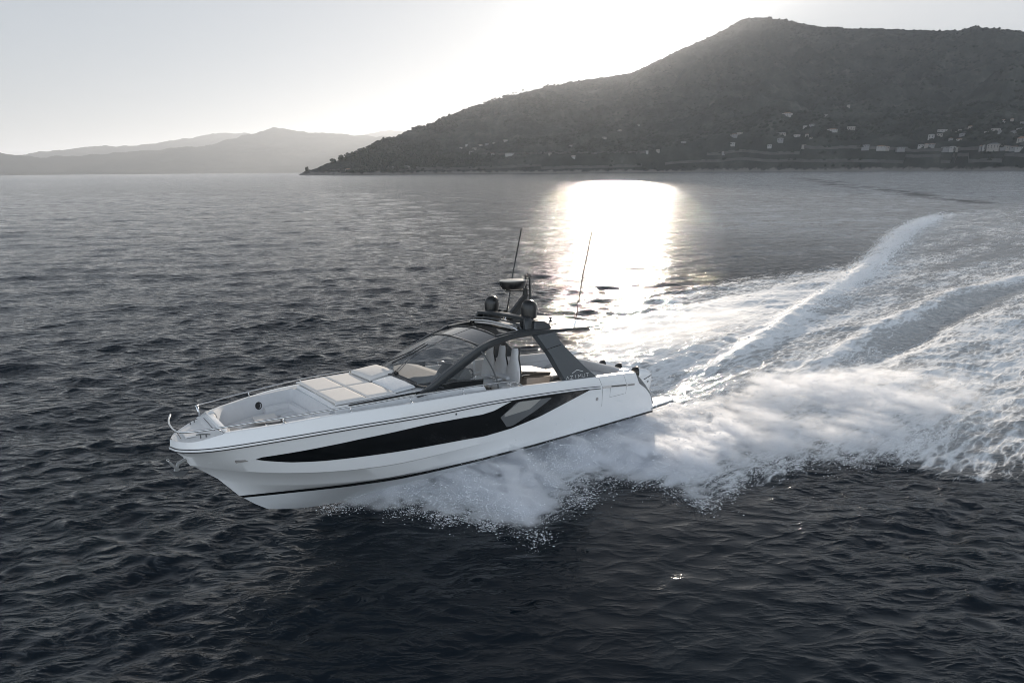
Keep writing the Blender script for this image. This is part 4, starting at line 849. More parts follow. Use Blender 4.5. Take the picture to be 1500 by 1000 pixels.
def helm_seat(y, x=5.30, z=1.98):
    st = empty('helm_seat'); st.parent = BOAT; st.location = (x, y, z)
    # shield shaped backrest, leaning aft, facing forward
    W = [(0, .25), (.12, .31), (.34, .33), (.55, .29), (.74, .22), (.88, .155), (1.08, .135), (1.18, .10)]
    sh = spline([(w_, h_, 0) for h_, w_ in W], per=4); V, F = [], []
    for p in sh:
        w_, h_ = p.x, p.y
        lean = -.16 * h_
        for j in range(11):
            a = -1 + 2 * j / 10; V.append((lean + .055 * (1 - abs(a) ** 3) + .03, a * w_, h_))
        for j in range(11):
            a = 1 - 2 * j / 10; V.append((lean - .05 * (1 - abs(a) ** 3) - .03, a * w_, h_))
    ns = 22
    for i in range(len(sh) - 1):
        for k in range(ns): F.append((i * ns + k, (i + 1) * ns + k, (i + 1) * ns + (k + 1) % ns, i * ns + (k + 1) % ns))
    F += [tuple(range(ns)), tuple((len(sh) - 1) * ns + k for k in range(ns))[::-1]]
    part('backrest', (V, F), M_greyf, st, smooth=True, angle=60)
    part('back_shell', (([(v[0] - .035 if v[0] < -.16 * v[2] else v[0] - .05, v[1] * 1.03, v[2] * 1.005 - .003) for v in V]), F), M_blackm, st, smooth=True, angle=60)
    part('seat_cushion', cushion([(.04, -.25, 0), (.55, -.25, .03), (.55, .25, .03), (.04, .25, 0)], .14, .02), M_greyf, st, smooth=True)
    part('pedestal', join(lathe([(0, -.60), (.20, -.60), (.18, -.55), (.07, -.5), (.07, -.05), (.18, 0), (0, 0)], (.25, 0, 0), 16)), M_dash, st, smooth=True, angle=40)
    for q_ in (-1, 1): part('armrest', box(.05, .40, q_ * .285 - .025, q_ * .285 + .025, .22, .27, .02), M_greyf, st)
    return st
for y in (.98, .36, -.26): helm_seat(y)
wb_ = part('wet_bar', prism([(4.86, .10, 1.3), (4.1, .10, 1.3), (3.86, .10, 2.12), (4.80, .10, 2.22)], (0, .98, 0), .03), mat('bar_weave', (.36, .31, .27), .8, var=.15, vscale=40), smooth=True, angle=30)
part('bar_top', prism([(4.98, .05, 2.43), (3.82, .05, 2.25), (3.82, 1.10, 2.25), (4.98, 1.10, 2.43)], (0, 0, .03), .012), mat('bar_top_grey', (.42, .41, .40), .5), wb_)
part('bar_fascia', prism([(4.95, 1.05, 2.42), (3.86, 1.05, 2.24), (3.92, 1.05, 2.14), (4.92, 1.05, 2.24)], (0, .04, 0), .006), M_black, wb_)
part('bar_handle', tube(spline([(5.15, 1.15, 2.05), (5.14, 1.18, 2.28), (5.0, 1.18, 2.36), (4.75, 1.18, 2.33)], per=4), .016, 6), M_steel, wb_, smooth=True)
part('bar_seat', cushion([(5.0, .15, 2.24), (5.45, .15, 2.24), (5.45, .95, 2.24), (5.0, .95, 2.24)], .08), M_greyf, wb_, smooth=True)
# ---- cockpit: starboard coaming sofa, after sofa
ck = part('cockpit_sofa', prism([(4.4, -1.75, 1.3), (1.35, -1.75, 1.3), (1.35, -1.15, 1.3), (4.4, -1.15, 1.3)], (0, 0, .30), .02), M_white)
part('backrest', prism([(4.8, -1.86, 1.75), (1.15, -1.78, 1.62), (1.15, -1.74, 2.06), (1.9, -1.78, 2.16), (4.8, -1.84, 2.34)], (0, .16, 0), .04), M_greyf, ck, smooth=True, angle=40)
part('backrest', prism([(4.3, -1.72, 1.66), (1.4, -1.66, 1.62), (1.4, -1.64, 1.88), (4.3, -1.70, 1.95)], (0, .14, 0), .04), M_greyf, ck, smooth=True, angle=40)
part('seat_cushion', cushion([(2.2, -1.65, 1.60), (4.35, -1.65, 1.60), (4.35, -1.05, 1.60), (2.2, -1.05, 1.60)], .13), M_lgreyf, ck, smooth=True)
part('backrest', prism([(1.05, -1.70, 1.6), (1.05, 1.42, 1.6), (1.08, 1.42, 1.99), (1.10, -.2, 2.04), (1.12, -1.70, 2.08)], (.17, 0, -.02), .04), M_greyf, ck, smooth=True, angle=40, label='after backrest across the cockpit')
part('seat_cushion', cushion([(1.25, -1.6, 1.60), (1.85, -1.6, 1.60), (1.85, 1.3, 1.60), (1.25, 1.3, 1.60)], .13), M_lgreyf, ck, smooth=True)
pair('coaming', (prism([(1.0, 1.62, 1.86), (4.2, 1.74, 2.10), (4.2, 1.90, 2.10), (1.0, 1.84, 1.86)], (0, 0, .045), .015)), M_white)
part('coaming_end', box(.92, 1.22, 1.36, 1.66, 1.5, 1.96, .03), M_white)
ct = part('cockpit_table', prism([(2.4, -.55, 1.85), (3.2, -.55, 1.85), (3.2, .35, 1.85), (2.4, .35, 1.85)], (0, 0, .035), .012), M_deck)
part('table_leg', tube([(2.8, -.1, 1.29), (2.8, -.1, 1.85)], .05, 10), M_steel, ct)
# ---- after deck, transom and swim platform
V = []
xq = [.95, .70, .45, .2, -.02]; zq = [1.87, 1.66, 1.40, 1.10, .62]
for x, z in zip(xq, zq):
    for y in (1.93, 1.80, 1.45): V.append((x, y - (0.95 - x) * .02, z + (0.0 if y == 1.93 else .02)))
pair('quarter', ((V, grid_faces(5, 3))), M_white, smooth=True)
part('after_deck', ([(.95, -1.85, 1.86), (.95, 1.85, 1.86), (.55, 1.5, 1.80), (.55, -1.5, 1.80), (.35, -1.45, .62), (.35, 1.45, .62)], [(0, 3, 2, 1), (3, 4, 5, 2)]), M_white)
for s in (1, -1):
    part('swim_platform', prism([(.30, s * 1.15, .52), (.30, s * 1.88, .50), (-1.25, s * 1.74, .47), (-1.42, s * 1.60, .47), (-1.42, s * 1.22, .47), (-1.0, s * 1.15, .49)], (0, 0, .06), .02), M_white, label=None)
    part('platform_edge', bar([(.10, s * 1.885, .50), (-1.25, s * 1.755, .475), (-1.44, s * 1.60, .472), (-1.44, s * 1.25, .472)], .03, .05), M_dash)
# ---- three outboards
M_cowl = mat('cowl_white', (.72, .74, .76), .15, coat=.6)
def outboard(y):
    e = empty('outboard_motor'); e.parent = BOAT; e.location = (-.60, y, .10)
    # cowl as stacked rounded sections
    secs = [(.55, -.02, .16, .22), (.75, -.03, .22, .32), (.95, -.05, .245, .37), (1.15, -.06, .25, .39), (1.30, -.05, .245, .39), (1.42, -.02, .225, .35), (1.50, .03, .18, .27), (1.535, .06, .10, .16)]
    V, F = [], []; ns = 24
    for z, cx, wy, lx in secs:
        for k in range(ns):
            a = 2 * math.pi * k / ns; c, s_ = math.cos(a), math.sin(a); q = 3.2
            rx = lx * abs(c) ** (2 / q) * (1 if c > 0 else -1); ry = wy * abs(s_) ** (2 / q) * (1 if s_ > 0 else -1)
            zz = z + (.05 * c if z > 1.2 else 0); V.append((cx + rx, ry, zz))
    for i in range(len(secs) - 1):
        for k in range(ns): F.append((i * ns + k, i * ns + (k + 1) % ns, (i + 1) * ns + (k + 1) % ns, (i + 1) * ns + k))
    F += [tuple(range(ns))[::-1], tuple((len(secs) - 1) * ns + k for k in range(ns))]
    cw = part('cowl', (V, F), M_cowl, e, smooth=True, angle=50)
    # dark cap wrapping the front top
    capV, na = [], 15
    for z, cx, wy, lx in ((1.22, -.055, .247, .392), (1.32, -.045, .243, .386), (1.425, -.018, .228, .355), (1.505, .032, .184, .276), (1.545, .10, .10, .12), (1.552, .13, .08, .02)):
        for k in range(na):
            a = R_(-46 + 92 * k / (na - 1)) * (1 - .35 * max(0, (1.36 - z) / .14)); c, s_ = math.cos(a), math.sin(a); q = 3.2
            rx = lx * abs(c) ** (2 / q) * (1 if c > 0 else -1); ry = wy * abs(s_) ** (2 / q) * (1 if s_ > 0 else -1)
            capV.append((cx + rx * 1.012, ry * 1.012, z + (.05 * c if z > 1.2 else 0) + .004))
    part('cowl_cap', (capV, grid_faces(6, na, flip=True)), M_blackm, cw, smooth=True, angle=50)
    part('cowl_stripe', join(bar([(.10, .257, 1.17), (-.2, .262, 1.24), (-.38, .20, 1.26)], .012, .022), bar([(.10, -.257, 1.17), (-.2, -.262, 1.24), (-.38, -.20, 1.26)], .012, .022)), M_black, cw)
    part('cowl_badge', join(([(-.10 + .05 * math.cos(a), .2585, 1.06 + .028 * math.sin(a)) for a in np.linspace(0, 6.28, 13)[:-1]], [tuple(range(12))])), M_dash, cw)
    part('leg', prism([(.12, -.07, .60), (-.20, -.07, .60), (-.28, -.06, -.35), (-.02, -.05, -.42), (.10, -.06, -.30)], (0, .13, 0), .03), M_cowl, e, smooth=True, angle=40)
    part('bracket', box(.05, .95, -.16, .16, .30, .80, .04), M_char2, e)
for y in (.80, 0.0, -.80): outboard(y)
part('engine_bridge', box(.25, .42, -1.3, 1.3, .45, .80, .03), M_white)
# ---------------------------------------------------------------- houses, walls, trees on the headland: (azimuth, tangent, width, height in units of distance/870)
HOUSES_C = [(11.484, 0.0653, 4.8, 2.0), (9.886, 0.05739, 6.0, 1.8), (15.487, 0.0379, 9.2, 2.8), (12.327, 0.02318, 6.8, 2.8), (13.338, 0.02438, 7.2, 3.2), (18.868, 0.02334, 5.2, 2.4), (19.566, 0.02905, 8.0, 3.2), (20.052, 0.04835, 9.2, 4.0), (19.629, 0.04485, 12.0, 2.0), (23.643, 0.07283, 15.6, 5.2), (23.39, 0.04677, 16.0, 3.6), (23.343, 0.03731, 10.0, 4.4), (24.557, 0.04299, 10.0, 4.4), (25.301, 0.04355, 6.0, 4.8), (25.563, 0.05731, 8.0, 3.6), (25.087, 0.05575, 6.0, 4.0), (25.163, 0.029, 6.8, 2.0), (25.655, 0.03928, 6.0, 2.0), (22.541, 0.02959, 7.2, 2.4)]
HOUSES_R = [(28.045, 0.08075, 5.2, 2.8), (26.49, 0.07038, 5.2, 2.0), (27.134, 0.04901, 15.2, 4.8), (28.427, 0.05149, 12.4, 5.2), (29.667, 0.02645, 11.6, 5.2), (30.699, 0.02602, 13.6, 4.0), (31.113, 0.02048, 8.0, 2.0), (32.189, 0.0222, 19.2, 3.2), (33.333, 0.02313, 8.0, 2.4), (33.701, 0.02592, 5.6, 1.6), (34.047, 0.02282, 8.4, 2.4), (33.912, 0.03615, 8.4, 7.2), (34.41, 0.03756, 8.0, 1.6), (35.167, 0.03287, 6.0, 2.4), (34.523, 0.04377, 12.8, 2.0), (35.365, 0.04286, 13.2, 3.6), (35.834, 0.03836, 10.0, 3.2), (35.661, 0.0331, 8.0, 2.8), (36.196, 0.04559, 6.4, 2.0), (34.932, 0.02193, 11.2, 3.6), (35.386, 0.02258, 8.8, 4.4), (35.672, 0.02042, 5.2, 2.8), (37.024, 0.02185, 4.4, 4.8), (37.24, 0.02175, 4.0, 5.2), (37.774, 0.01952, 15.6, 7.2), (38.357, 0.01796, 10.0, 2.4), (37.159, 0.04077, 4.8, 2.0), (37.698, 0.04315, 12.0, 2.0), (37.988, 0.0397, 4.8, 2.0), (38.055, 0.05223, 4.8, 1.6), (38.483, 0.05504, 4.4, 3.2), (38.773, 0.03962, 8.0, 2.0), (39.05, 0.0434, 11.2, 1.6), (39.264, 0.02967, 9.2, 6.8), (38.963, 0.01852, 11.2, 2.8), (39.258, 0.01693, 10.0, 1.6), (38.65, 0.01555, 7.2, 1.6), (39.135, 0.04969, 6.0, 1.6)]
HOUSES_L = [(-0.436, 0.04494, 8.3, 3.0), (-1.521, 0.04162, 5.3, 2.7), (-2.148, 0.03997, 6.0, 2.3), (-2.775, 0.03761, 8.7, 2.7), (-3.302, 0.03316, 7.3, 2.7), (-3.622, 0.02799, 8.0, 2.3), (-4.021, 0.03842, 4.7, 2.3), (-4.547, 0.03432, 4.7, 2.3), (-1.747, 0.0243, 12.0, 1.7), (-0.072, 0.02409, 16.0, 2.0), (3.694, 0.02458, 10.0, 2.3), (5.554, 0.03568, 10.0, 1.3), (5.783, 0.01727, 7.3, 2.3), (8.514, 0.04599, 8.0, 3.0), (9.806, 0.05715, 8.0, 2.3), (-14.717, 0.00248, 11.3, 2.0), (-13.513, 0.00576, 18.7, 2.7), (-10.697, 0.00543, 20.0, 2.7), (-9.572, 0.00599, 12.0, 2.7)]
PINES = [(-2.285, 0.10106, 4.7, 1.7), (-1.667, 0.10501, 2.7, 2.3), (-1.338, 0.10665, 4.0, 2.7), (-0.437, 0.11054, 4.7, 2.3), (-0.191, 0.1115, 3.0, 2.7), (0.28, 0.11409, 2.7, 2.3), (0.566, 0.11504, 2.7, 2.7), (1.158, 0.11825, 3.3, 2.0), (3.391, 0.12567, 2.3, 1.7), (-18.224, 0.00594, 4.7, 4.7), (-15.911, 0.01853, 7.3, 4.0), (-15.178, 0.0212, 8.0, 5.0), (-14.722, 0.02253, 5.3, 3.7), (-14.12, 0.02522, 8.7, 5.3), (-13.198, 0.03298, 8.7, 5.3), (-12.476, 0.03974, 7.3, 4.0), (-11.626, 0.0482, 4.0, 3.0), (-10.701, 0.04958, 7.3, 2.7), (-8.356, 0.06383, 3.3, 2.0), (-6.704, 0.07398, 3.3, 2.0), (-5.675, 0.07837, 2.0, 2.3)]
M_hwall = [mat('house_wall_pale', (.28, .275, .265), .8, var=.08, vscale=.2), mat('house_wall_cream', (.24, .225, .205), .8, var=.08, vscale=.2), mat('house_wall_grey', (.19, .19, .19), .8, var=.1, vscale=.2)]
M_hroof = [mat('roof_tile', (.22, .13, .09), .85, var=.15, vscale=.3), mat('roof_slate', (.14, .14, .145), .85, var=.15, vscale=.3)]
M_hwin = mat('house_window', (.03, .035, .04), .2)
def house(az, te, wpx, hpx, label, group, k):
    rng = random.Random(k * 7 + 3); x, y, z = on_hill(az, te); d = math.hypot(x, y); sc_ = d / 870
    W, Hh = max(wpx * sc_ * .70, 4.5), max(hpx * sc_ * .75, 4.5); Dp = min(max(W * .6, 7), 14)
    e = empty('house', (x, y, z - Hh * .35), (0, 0, -R_(az) + rng.uniform(-.35, .35))); tag(e, label, 'house', group)
    rh = Hh * rng.choice([.12, .3, .34]); zt = Hh * 1.1 - rh
    zb = -6
    wl = part('wall', ([(-W / 2, -Dp / 2, zb), (W / 2, -Dp / 2, zb), (W / 2, Dp / 2, zb), (-W / 2, Dp / 2, zb), (-W / 2, -Dp / 2, zt), (W / 2, -Dp / 2, zt), (W / 2, Dp / 2, zt), (-W / 2, Dp / 2, zt)],
        [(0, 1, 5, 4), (1, 2, 6, 5), (2, 3, 7, 6), (3, 0, 4, 7)]), M_hwall[k % 3], e)
    o_ = .6; ins = min(Dp / 2, W / 2) * .98
    part('roof', ([(-W / 2 - o_, -Dp / 2 - o_, zt), (W / 2 + o_, -Dp / 2 - o_, zt), (W / 2 + o_, Dp / 2 + o_, zt), (-W / 2 - o_, Dp / 2 + o_, zt), (-W / 2 + ins, 0, zt + rh), (W / 2 - ins, 0, zt + rh)],
        [(0, 1, 5, 4), (1, 2, 5), (2, 3, 4, 5), (3, 0, 4), (0, 3, 2, 1)]), M_hroof[(k // 2) % 2], e)
    if wpx > 7:
        n_ = max(2, int(W / 5)); fl = max(1, int(zt / 3.4))
        for r in range(fl):
            V, F = [], []
            for i in range(n_):
                cx = -W / 2 + (i + .5) * W / n_; cz = zt - 2.2 - r * 3.3; q = len(V)
                V += [(cx - .8, -Dp / 2 - .05, cz - .8), (cx + .8, -Dp / 2 - .05, cz - .8), (cx + .8, -Dp / 2 - .05, cz + .8), (cx - .8, -Dp / 2 - .05, cz + .8)]; F.append((q, q + 1, q + 2, q + 3))
            for i in range(n_): part('window', (V[i * 4:i * 4 + 4], [(0, 1, 2, 3)]), M_hwin, wl)
    return e
LAB_C = {2: 'small low house alone on the slope right of the sun glare', 7: 'pale stepped house left of the big central villas', 8: 'long low terrace just below the stepped pale house', 9: 'wide white building highest on the slope, alone under the peak', 10: 'broad pale villa above its smaller twin, under the highest building', 11: 'square pale villa just below the broad villa',
  12: 'bright villa in the middle of the central group', 13: 'tall narrow pale house right of the bright central villa', 14: 'pale house at the top right of the central group', 15: 'small pale house at the top left of the central group', 3: 'left one of two small houses low on the slope under the sun glare', 4: 'right one of two small houses low on the slope under the sun glare', 6: 'low pale house on the slope left of the central villas', 5: 'tiny house beneath the low pale house near the shore terraces'}
LAB_R = {0: 'tiny pale house highest and alone on the right slope', 1: 'small pale house below and left of the highest tiny one', 2: 'wide ragged row house left of the white grid block', 3: 'white block with rows of windows like a grid', 4: 'square cream house low on the slope below the grid block', 5: 'broad cream house right of the square cream house', 7: 'very long low building just above the shore terrace', 11: 'tall pale block standing alone above the long low building',
  24: 'largest white block at the far right, just above the shore', 33: 'tall pale block at the right edge of the picture', 22: 'left one of two narrow white towers beside the largest block', 23: 'right one of two narrow white towers beside the largest block', 14: 'long flat roofed building left of the upper right hamlet', 15: 'widest pale house of the upper right hamlet', 27: 'long white house in the row at the upper far right', 30: 'small bright house highest in the far right corner'}
k = 0
for i, h in enumerate(HOUSES_C): house(*h, LAB_C.get(i, 'tiny pale house, a speck among the villas in the middle of the slope'), 'houses in the middle of the slope', k); k += 1
for i, h in enumerate(HOUSES_R): house(*h, LAB_R.get(i, 'small pale house in the scattered hamlet on the lower right slope'), 'houses on the lower right slope', k); k += 1
for i, h in enumerate(HOUSES_L): house(*h, 'low pale building on the waterline of the left headland' if i > 14 else 'tiny pale house in the hamlet on the left part of the headland', 'houses on the left headland', k); k += 1
# retaining walls of the coast road and railway
def slope_wall(az0, az1, te, hgt, jag, label, seed):
    azs = np.linspace(az0, az1, int((az1 - az0) * 12)); V = []
    rr = np.random.RandomState(seed)
    for i, a in enumerate(azs):
        x, y, z = on_hill(a, te + jag * (fbm(np.array([a * 1.3]), np.array([1.0 * seed]), 3, seed)[0] - .5)); q = 1 - 3 / math.hypot(x, y)
        h_ = hgt * (.1 + 1.3 * vnoise(np.array([a * 4.0]), np.array([.5]), seed)[0])
        V += [(x * q, y * q, z - 5), (x * q, y * q, z + h_), (x * (q + .004), y * (q + .004), z + h_)]
    o = mesh_obj('retaining_wall', V, grid_faces(len(azs), 3), mat('road_wall_stone', (.085, .084, .080), .9, var=.5, vscale=.05))
    tag(o, label, 'wall', 'retaining walls along the coast'); return o
slope_wall(17.5, 44, .0215, 2.6, .0012, 'upper pale retaining wall running along the right hillside above the shore', 3)
slope_wall(14, 46, .0075, 2.6, .001, 'lower pale sea wall at the foot of the right hillside', 5)
slope_wall(-3, 12.5, .0250, 3.5, .003, 'pale road wall on the slope left of the sun glint', 7)
slope_wall(-16.5, 12, .0030, 3.5, .002, 'low stone quay wall along the water under the left headland', 9)
# trees
M_leaf = mat('pine_needles', (.030, .040, .026), .9, var=.4, vscale=.3); M_bark = mat('pine_bark', (.07, .05, .04), .9)
def blob_cluster(n, rx, rz, r0, rng, flat=1.0):
    V, F = [], []; t = (1 + 5 ** .5) / 2
    ico = [(-1, t, 0), (1, t, 0), (-1, -t, 0), (1, -t, 0), (0, -1, t), (0, 1, t), (0, -1, -t), (0, 1, -t), (t, 0, -1), (t, 0, 1), (-t, 0, -1), (-t, 0, 1)]
    fc = [(0, 11, 5), (0, 5, 1), (0, 1, 7), (0, 7, 10), (0, 10, 11), (1, 5, 9), (5, 11, 4), (11, 10, 2), (10, 7, 6), (7, 1, 8), (3, 9, 4), (3, 4, 2), (3, 2, 6), (3, 6, 8), (3, 8, 9), (4, 9, 5), (2, 4, 11), (6, 2, 10), (8, 6, 7), (9, 8, 1)]
    for i in range(n):
        a, rr = rng.uniform(0, 6.28), rx * rng.uniform(0, 1) ** .6; c = (rr * math.cos(a), rr * math.sin(a), rng.uniform(-rz, rz)); r = r0 * rng.uniform(.5, 1.2) / 1.9; k = len(V)
        V += [(c[0] + p[0] * r * rng.uniform(.7, 1.3), c[1] + p[1] * r * rng.uniform(.7, 1.3), c[2] + p[2] * r * flat * rng.uniform(.7, 1.3)) for p in ico]; F += [tuple(q + k for q in f) for f in fc]
    return V, F
for i, (az, te, wpx, hpx) in enumerate(PINES):
    rng = random.Random(i); x, y, z = on_hill(az, te - .003 if i < 9 else te - .006); s_ = math.hypot(x, y) / 870; W = max(wpx, 3) * s_; Hh = max(hpx, 3.2) * s_ * 1.5
    e = empty('pine_tree', (x, y, z - 1)); um = i < 9
    tag(e, ['umbrella pine on the skyline, %s of the row left of the sun' % w_ for w_ in ('leftmost', 'second', 'third', 'fourth', 'fifth', 'sixth', 'seventh', 'eighth', 'rightmost')][i] if um else ('lone tree on the outermost rock of the headland' if i == 9 else 'dark bushy tree standing out on the skyline of the headland point'), 'tree', 'pines on the skyline' if um else 'trees on the headland point')
    part('trunk', tube([(0, 0, -2), (W * .05, 0, Hh * .4), (0, 0, Hh * .8)], [W * .05, W * .04, W * .02], 6), M_bark, e)
    vf = blob_cluster(16, W * .48, Hh * (.10 if um else .32), W * .26, rng, .6 if um else 1); part('crown', ([(v[0], v[1], v[2] + Hh * (.88 if um else .6)) for v in vf[0]], vf[1]), M_leaf, e)
# woodland cover: thousands of crowns nobody could count
def woodland():
    A, t, X, Y, Z = HG; rng = np.random.RandomState(3); V, F = [], []
    t_ = (1 + 5 ** .5) / 2
    octo = np.array([(1, 0, 0), (0, 1, 0), (-1, 0, 0), (0, -1, 0), (0, 0, 1), (.7, .7, .6), (-.7, .7, .6), (-.7, -.7, .6), (.7, -.7, .6)])
    fc = np.array([(0, 1, 5), (1, 2, 6), (2, 3, 7), (3, 0, 8), (5, 1, 4), (1, 6, 4), (6, 2, 4), (2, 7, 4), (7, 3, 4), (3, 8, 4), (8, 0, 4), (0, 5, 4)])
    n = 26000; nt_ = int((t <= 1.02).sum()); I = rng.randint(2, len(A) - 2, n); J = (rng.uniform(.01, 1, n) ** 1.0 * (nt_ - 2)).astype(int) + 1
    px, py, pz = X[I, J], Y[I, J], Z[I, J]; dn = fbm(px / 130, py / 130, 4, 77); keep = (dn > .43) & (pz > 6) & (A[I] < 50)
    px, py, pz = px[keep], py[keep], pz[keep]; m_ = len(px); r = rng.uniform(2.6, 6.5, m_)
    jit = rng.uniform(.7, 1.3, (m_, 9, 3)); P = octo[None] * jit * r[:, None, None] * np.array([1, 1, 1.15]) + np.stack([px + rng.uniform(-4, 4, m_), py, pz - .8], 1)[:, None, :]
    Fa = (fc[None] + (np.arange(m_) * 9)[:, None, None]).reshape(-1, 3)
    me = bpy.data.meshes.new('woodland'); me.vertices.add(m_ * 9); me.vertices.foreach_set('co', P.astype(np.float32).ravel())
    me.loops.add(Fa.size); me.loops.foreach_set('vertex_index', Fa.astype(np.int32).ravel()); me.polygons.add(len(Fa)); me.polygons.foreach_set('loop_start', np.arange(0, Fa.size, 3, dtype=np.int32)); me.update(calc_edges=True)
    me.materials.append(hill_material('woodland_leaves', [(.35, (.024, .029, .025)), (.65, (.044, .050, .042))], .05)); o = bpy.data.objects.new('woodland', me); COL.objects.link(o)
    tag(o, 'patchy dark woodland covering the slope of the right hill', 'woodland', kind='stuff')
woodland()
# ---------------------------------------------------------------- airborne spray: real volumes on a voxel grid
def aniso_noise(shape, ang, Lu, Lv, Lz, d, beta, seed):
    """smooth random field (std 1), streaked along the direction ang in plan"""
    rng = np.random.RandomState(seed); w_ = rng.normal(0, 1, shape).astype(np.float32)
    kx = np.fft.fftfreq(shape[0], d)[:, None, None] * 6.283; ky = np.fft.fftfreq(shape[1], d)[None, :, None] * 6.283; kz = np.fft.rfftfreq(shape[2], d)[None, None, :] * 6.283
    ku = kx * math.cos(ang) + ky * math.sin(ang); kv = -kx * math.sin(ang) + ky * math.cos(ang)
    A = (1 + (ku * Lu) ** 2 + (kv * Lv) ** 2 + (kz * Lz) ** 2) ** (-beta / 2)
    f = np.fft.irfftn(np.fft.rfftn(w_) * A, s=shape)
    return (f - f.mean()) / f.std()
P_BODY = [(-5.8, 13.9), (-3.4, 13.6), (-2.3, 13.45), (-1.3, 13.2), (-.5, 12.85), (.55, 12.2), (.95, 13.0), (1.8, 14.2), (2.8, 15.0), (4.0, 14.8), (4.5, 14.0), (5.15, 13.6), (5.5, 14.4), (7.2, 15.3), (9.1, 16.0), (11.4, 16.3), (13.5, 17.4), (17, 19.5), (20.5, 22.5), (18, 24.6), (12.5, 23.6), (8, 21.9), (5.2, 20.9), (2, 19.8), (-1, 17.3), (-4.4, 14.9)]
RIDGE_L = [(5.9, 20.0), (7.4, 20.6), (9.6, 21.5), (12.2, 22.3), (15.5, 22.8), (19, 23)]
HULL_L = [(4.76, 18.74), (3.17, 17.52), (1.35, 16.13), (-.46, 14.88), (-2.73, 13.66), (-4.61, 13.01)]
P_FAR = [(1.2, 24.5), (2.6, 28.5), (5.5, 33), (11, 36), (17, 38), (14.5, 32.5), (10, 27.3), (6.2, 24.2), (3.5, 24.2)]
def spray_volume(name, x0, x1, y0, y1, z0, z1, d, field, color, aniso, label):
    nx, ny, nz = int((x1 - x0) / d), int((y1 - y0) / d), int((z1 - z0) / d)
    gx = x0 + (np.arange(nx) + .5) * d; gy = y0 + (np.arange(ny) + .5) * d; gz = z0 + (np.arange(nz) + .5) * d
    dens = field(gx, gy, gz, d).astype(np.float32)              # (nx,ny,nz)
    me = bpy.data.meshes.new(name); me.vertices.add(dens.size)
    co = np.zeros((dens.size, 3), np.float32); co[:, 2] = -4.0; co[:, 0] = x0; co[:, 1] = y0
    me.vertices.foreach_set('co', co.ravel())
    at = me.attributes.new('spray_density', 'FLOAT', 'POINT'); at.data.foreach_set('value', dens.ravel())
    o = bpy.data.objects.new(name, me); COL.objects.link(o)
    m = bpy.data.materials.new(name); m.use_nodes = True; n = m.node_tree.nodes; l = m.node_tree.links; n.remove(n['Principled BSDF'])
    v = n.new('ShaderNodeVolumePrincipled'); v.inputs['Color'].default_value = (*color, 1); v.inputs['Density'].default_value = 1.0; v.inputs['Anisotropy'].default_value = aniso
    v.inputs['Density Attribute'].default_value = 'density'
    l.new(v.outputs[0], n['Material Output'].inputs['Volume']); me.materials.append(m)
    g = bpy.data.node_groups.new(name, 'GeometryNodeTree')
    g.interface.new_socket('Geometry', in_out='INPUT', socket_type='NodeSocketGeometry'); g.interface.new_socket('Geometry', in_out='OUTPUT', socket_type='NodeSocketGeometry')
    N = g.nodes; L = g.links; gi = N.new('NodeGroupInput'); go = N.new('NodeGroupOutput')
    vc = N.new('GeometryNodeVolumeCube'); vc.inputs['Min'].default_value = (x0, y0, z0); vc.inputs['Max'].default_value = (x0 + nx * d, y0 + ny * d, z0 + nz * d)
    vc.inputs['Resolution X'].default_value = nx; vc.inputs['Resolution Y'].default_value = ny; vc.inputs['Resolution Z'].default_value = nz
    ps = N.new('GeometryNodeInputPosition'); sx = N.new('ShaderNodeSeparateXYZ'); L.new(ps.outputs[0], sx.inputs[0])
    # the cube's voxels run from Min to Max with n-1 steps
    ids = []
    for k, (lo, hi, nn) in enumerate(((x0, x0 + nx * d, nx), (y0, y0 + ny * d, ny), (z0, z0 + nz * d, nz))):
        r = N.new('ShaderNodeMapRange'); r.inputs[1].default_value = lo; r.inputs[2].default_value = hi; r.inputs[3].default_value = 0; r.inputs[4].default_value = nn - 1
        L.new(sx.outputs[k], r.inputs[0]); q = N.new('ShaderNodeMath'); q.operation = 'ROUND'; L.new(r.outputs[0], q.inputs[0]); ids.append(q)
    a = N.new('ShaderNodeMath'); a.operation = 'MULTIPLY_ADD'; a.inputs[1].default_value = ny; L.new(ids[0].outputs[0], a.inputs[0]); L.new(ids[1].outputs[0], a.inputs[2])
    b = N.new('ShaderNodeMath'); b.operation = 'MULTIPLY_ADD'; b.inputs[1].default_value = nz; L.new(a.outputs[0], b.inputs[0]); L.new(ids[2].outputs[0], b.inputs[2])
    na = N.new('GeometryNodeInputNamedAttribute'); na.data_type = 'FLOAT'; na.inputs['Name'].default_value = 'spray_density'
    si = N.new('GeometryNodeSampleIndex'); si.data_type = 'FLOAT'; si.domain = 'POINT'
    L.new(gi.outputs[0], si.inputs['Geometry']); L.new(na.outputs[0], si.inputs['Value']); L.new(b.outputs[0], si.inputs['Index'])
    L.new(si.outputs[0], vc.inputs['Density'])
    sm = N.new('GeometryNodeSetMaterial'); sm.inputs['Material'].default_value = m; L.new(vc.outputs[0], sm.inputs[0]); L.new(sm.outputs[0], go.inputs[0])
    md = o.modifiers.new('spray', 'NODES'); md.node_group = g
    tag(o, label, 'spray', kind='stuff')
    return o, dens
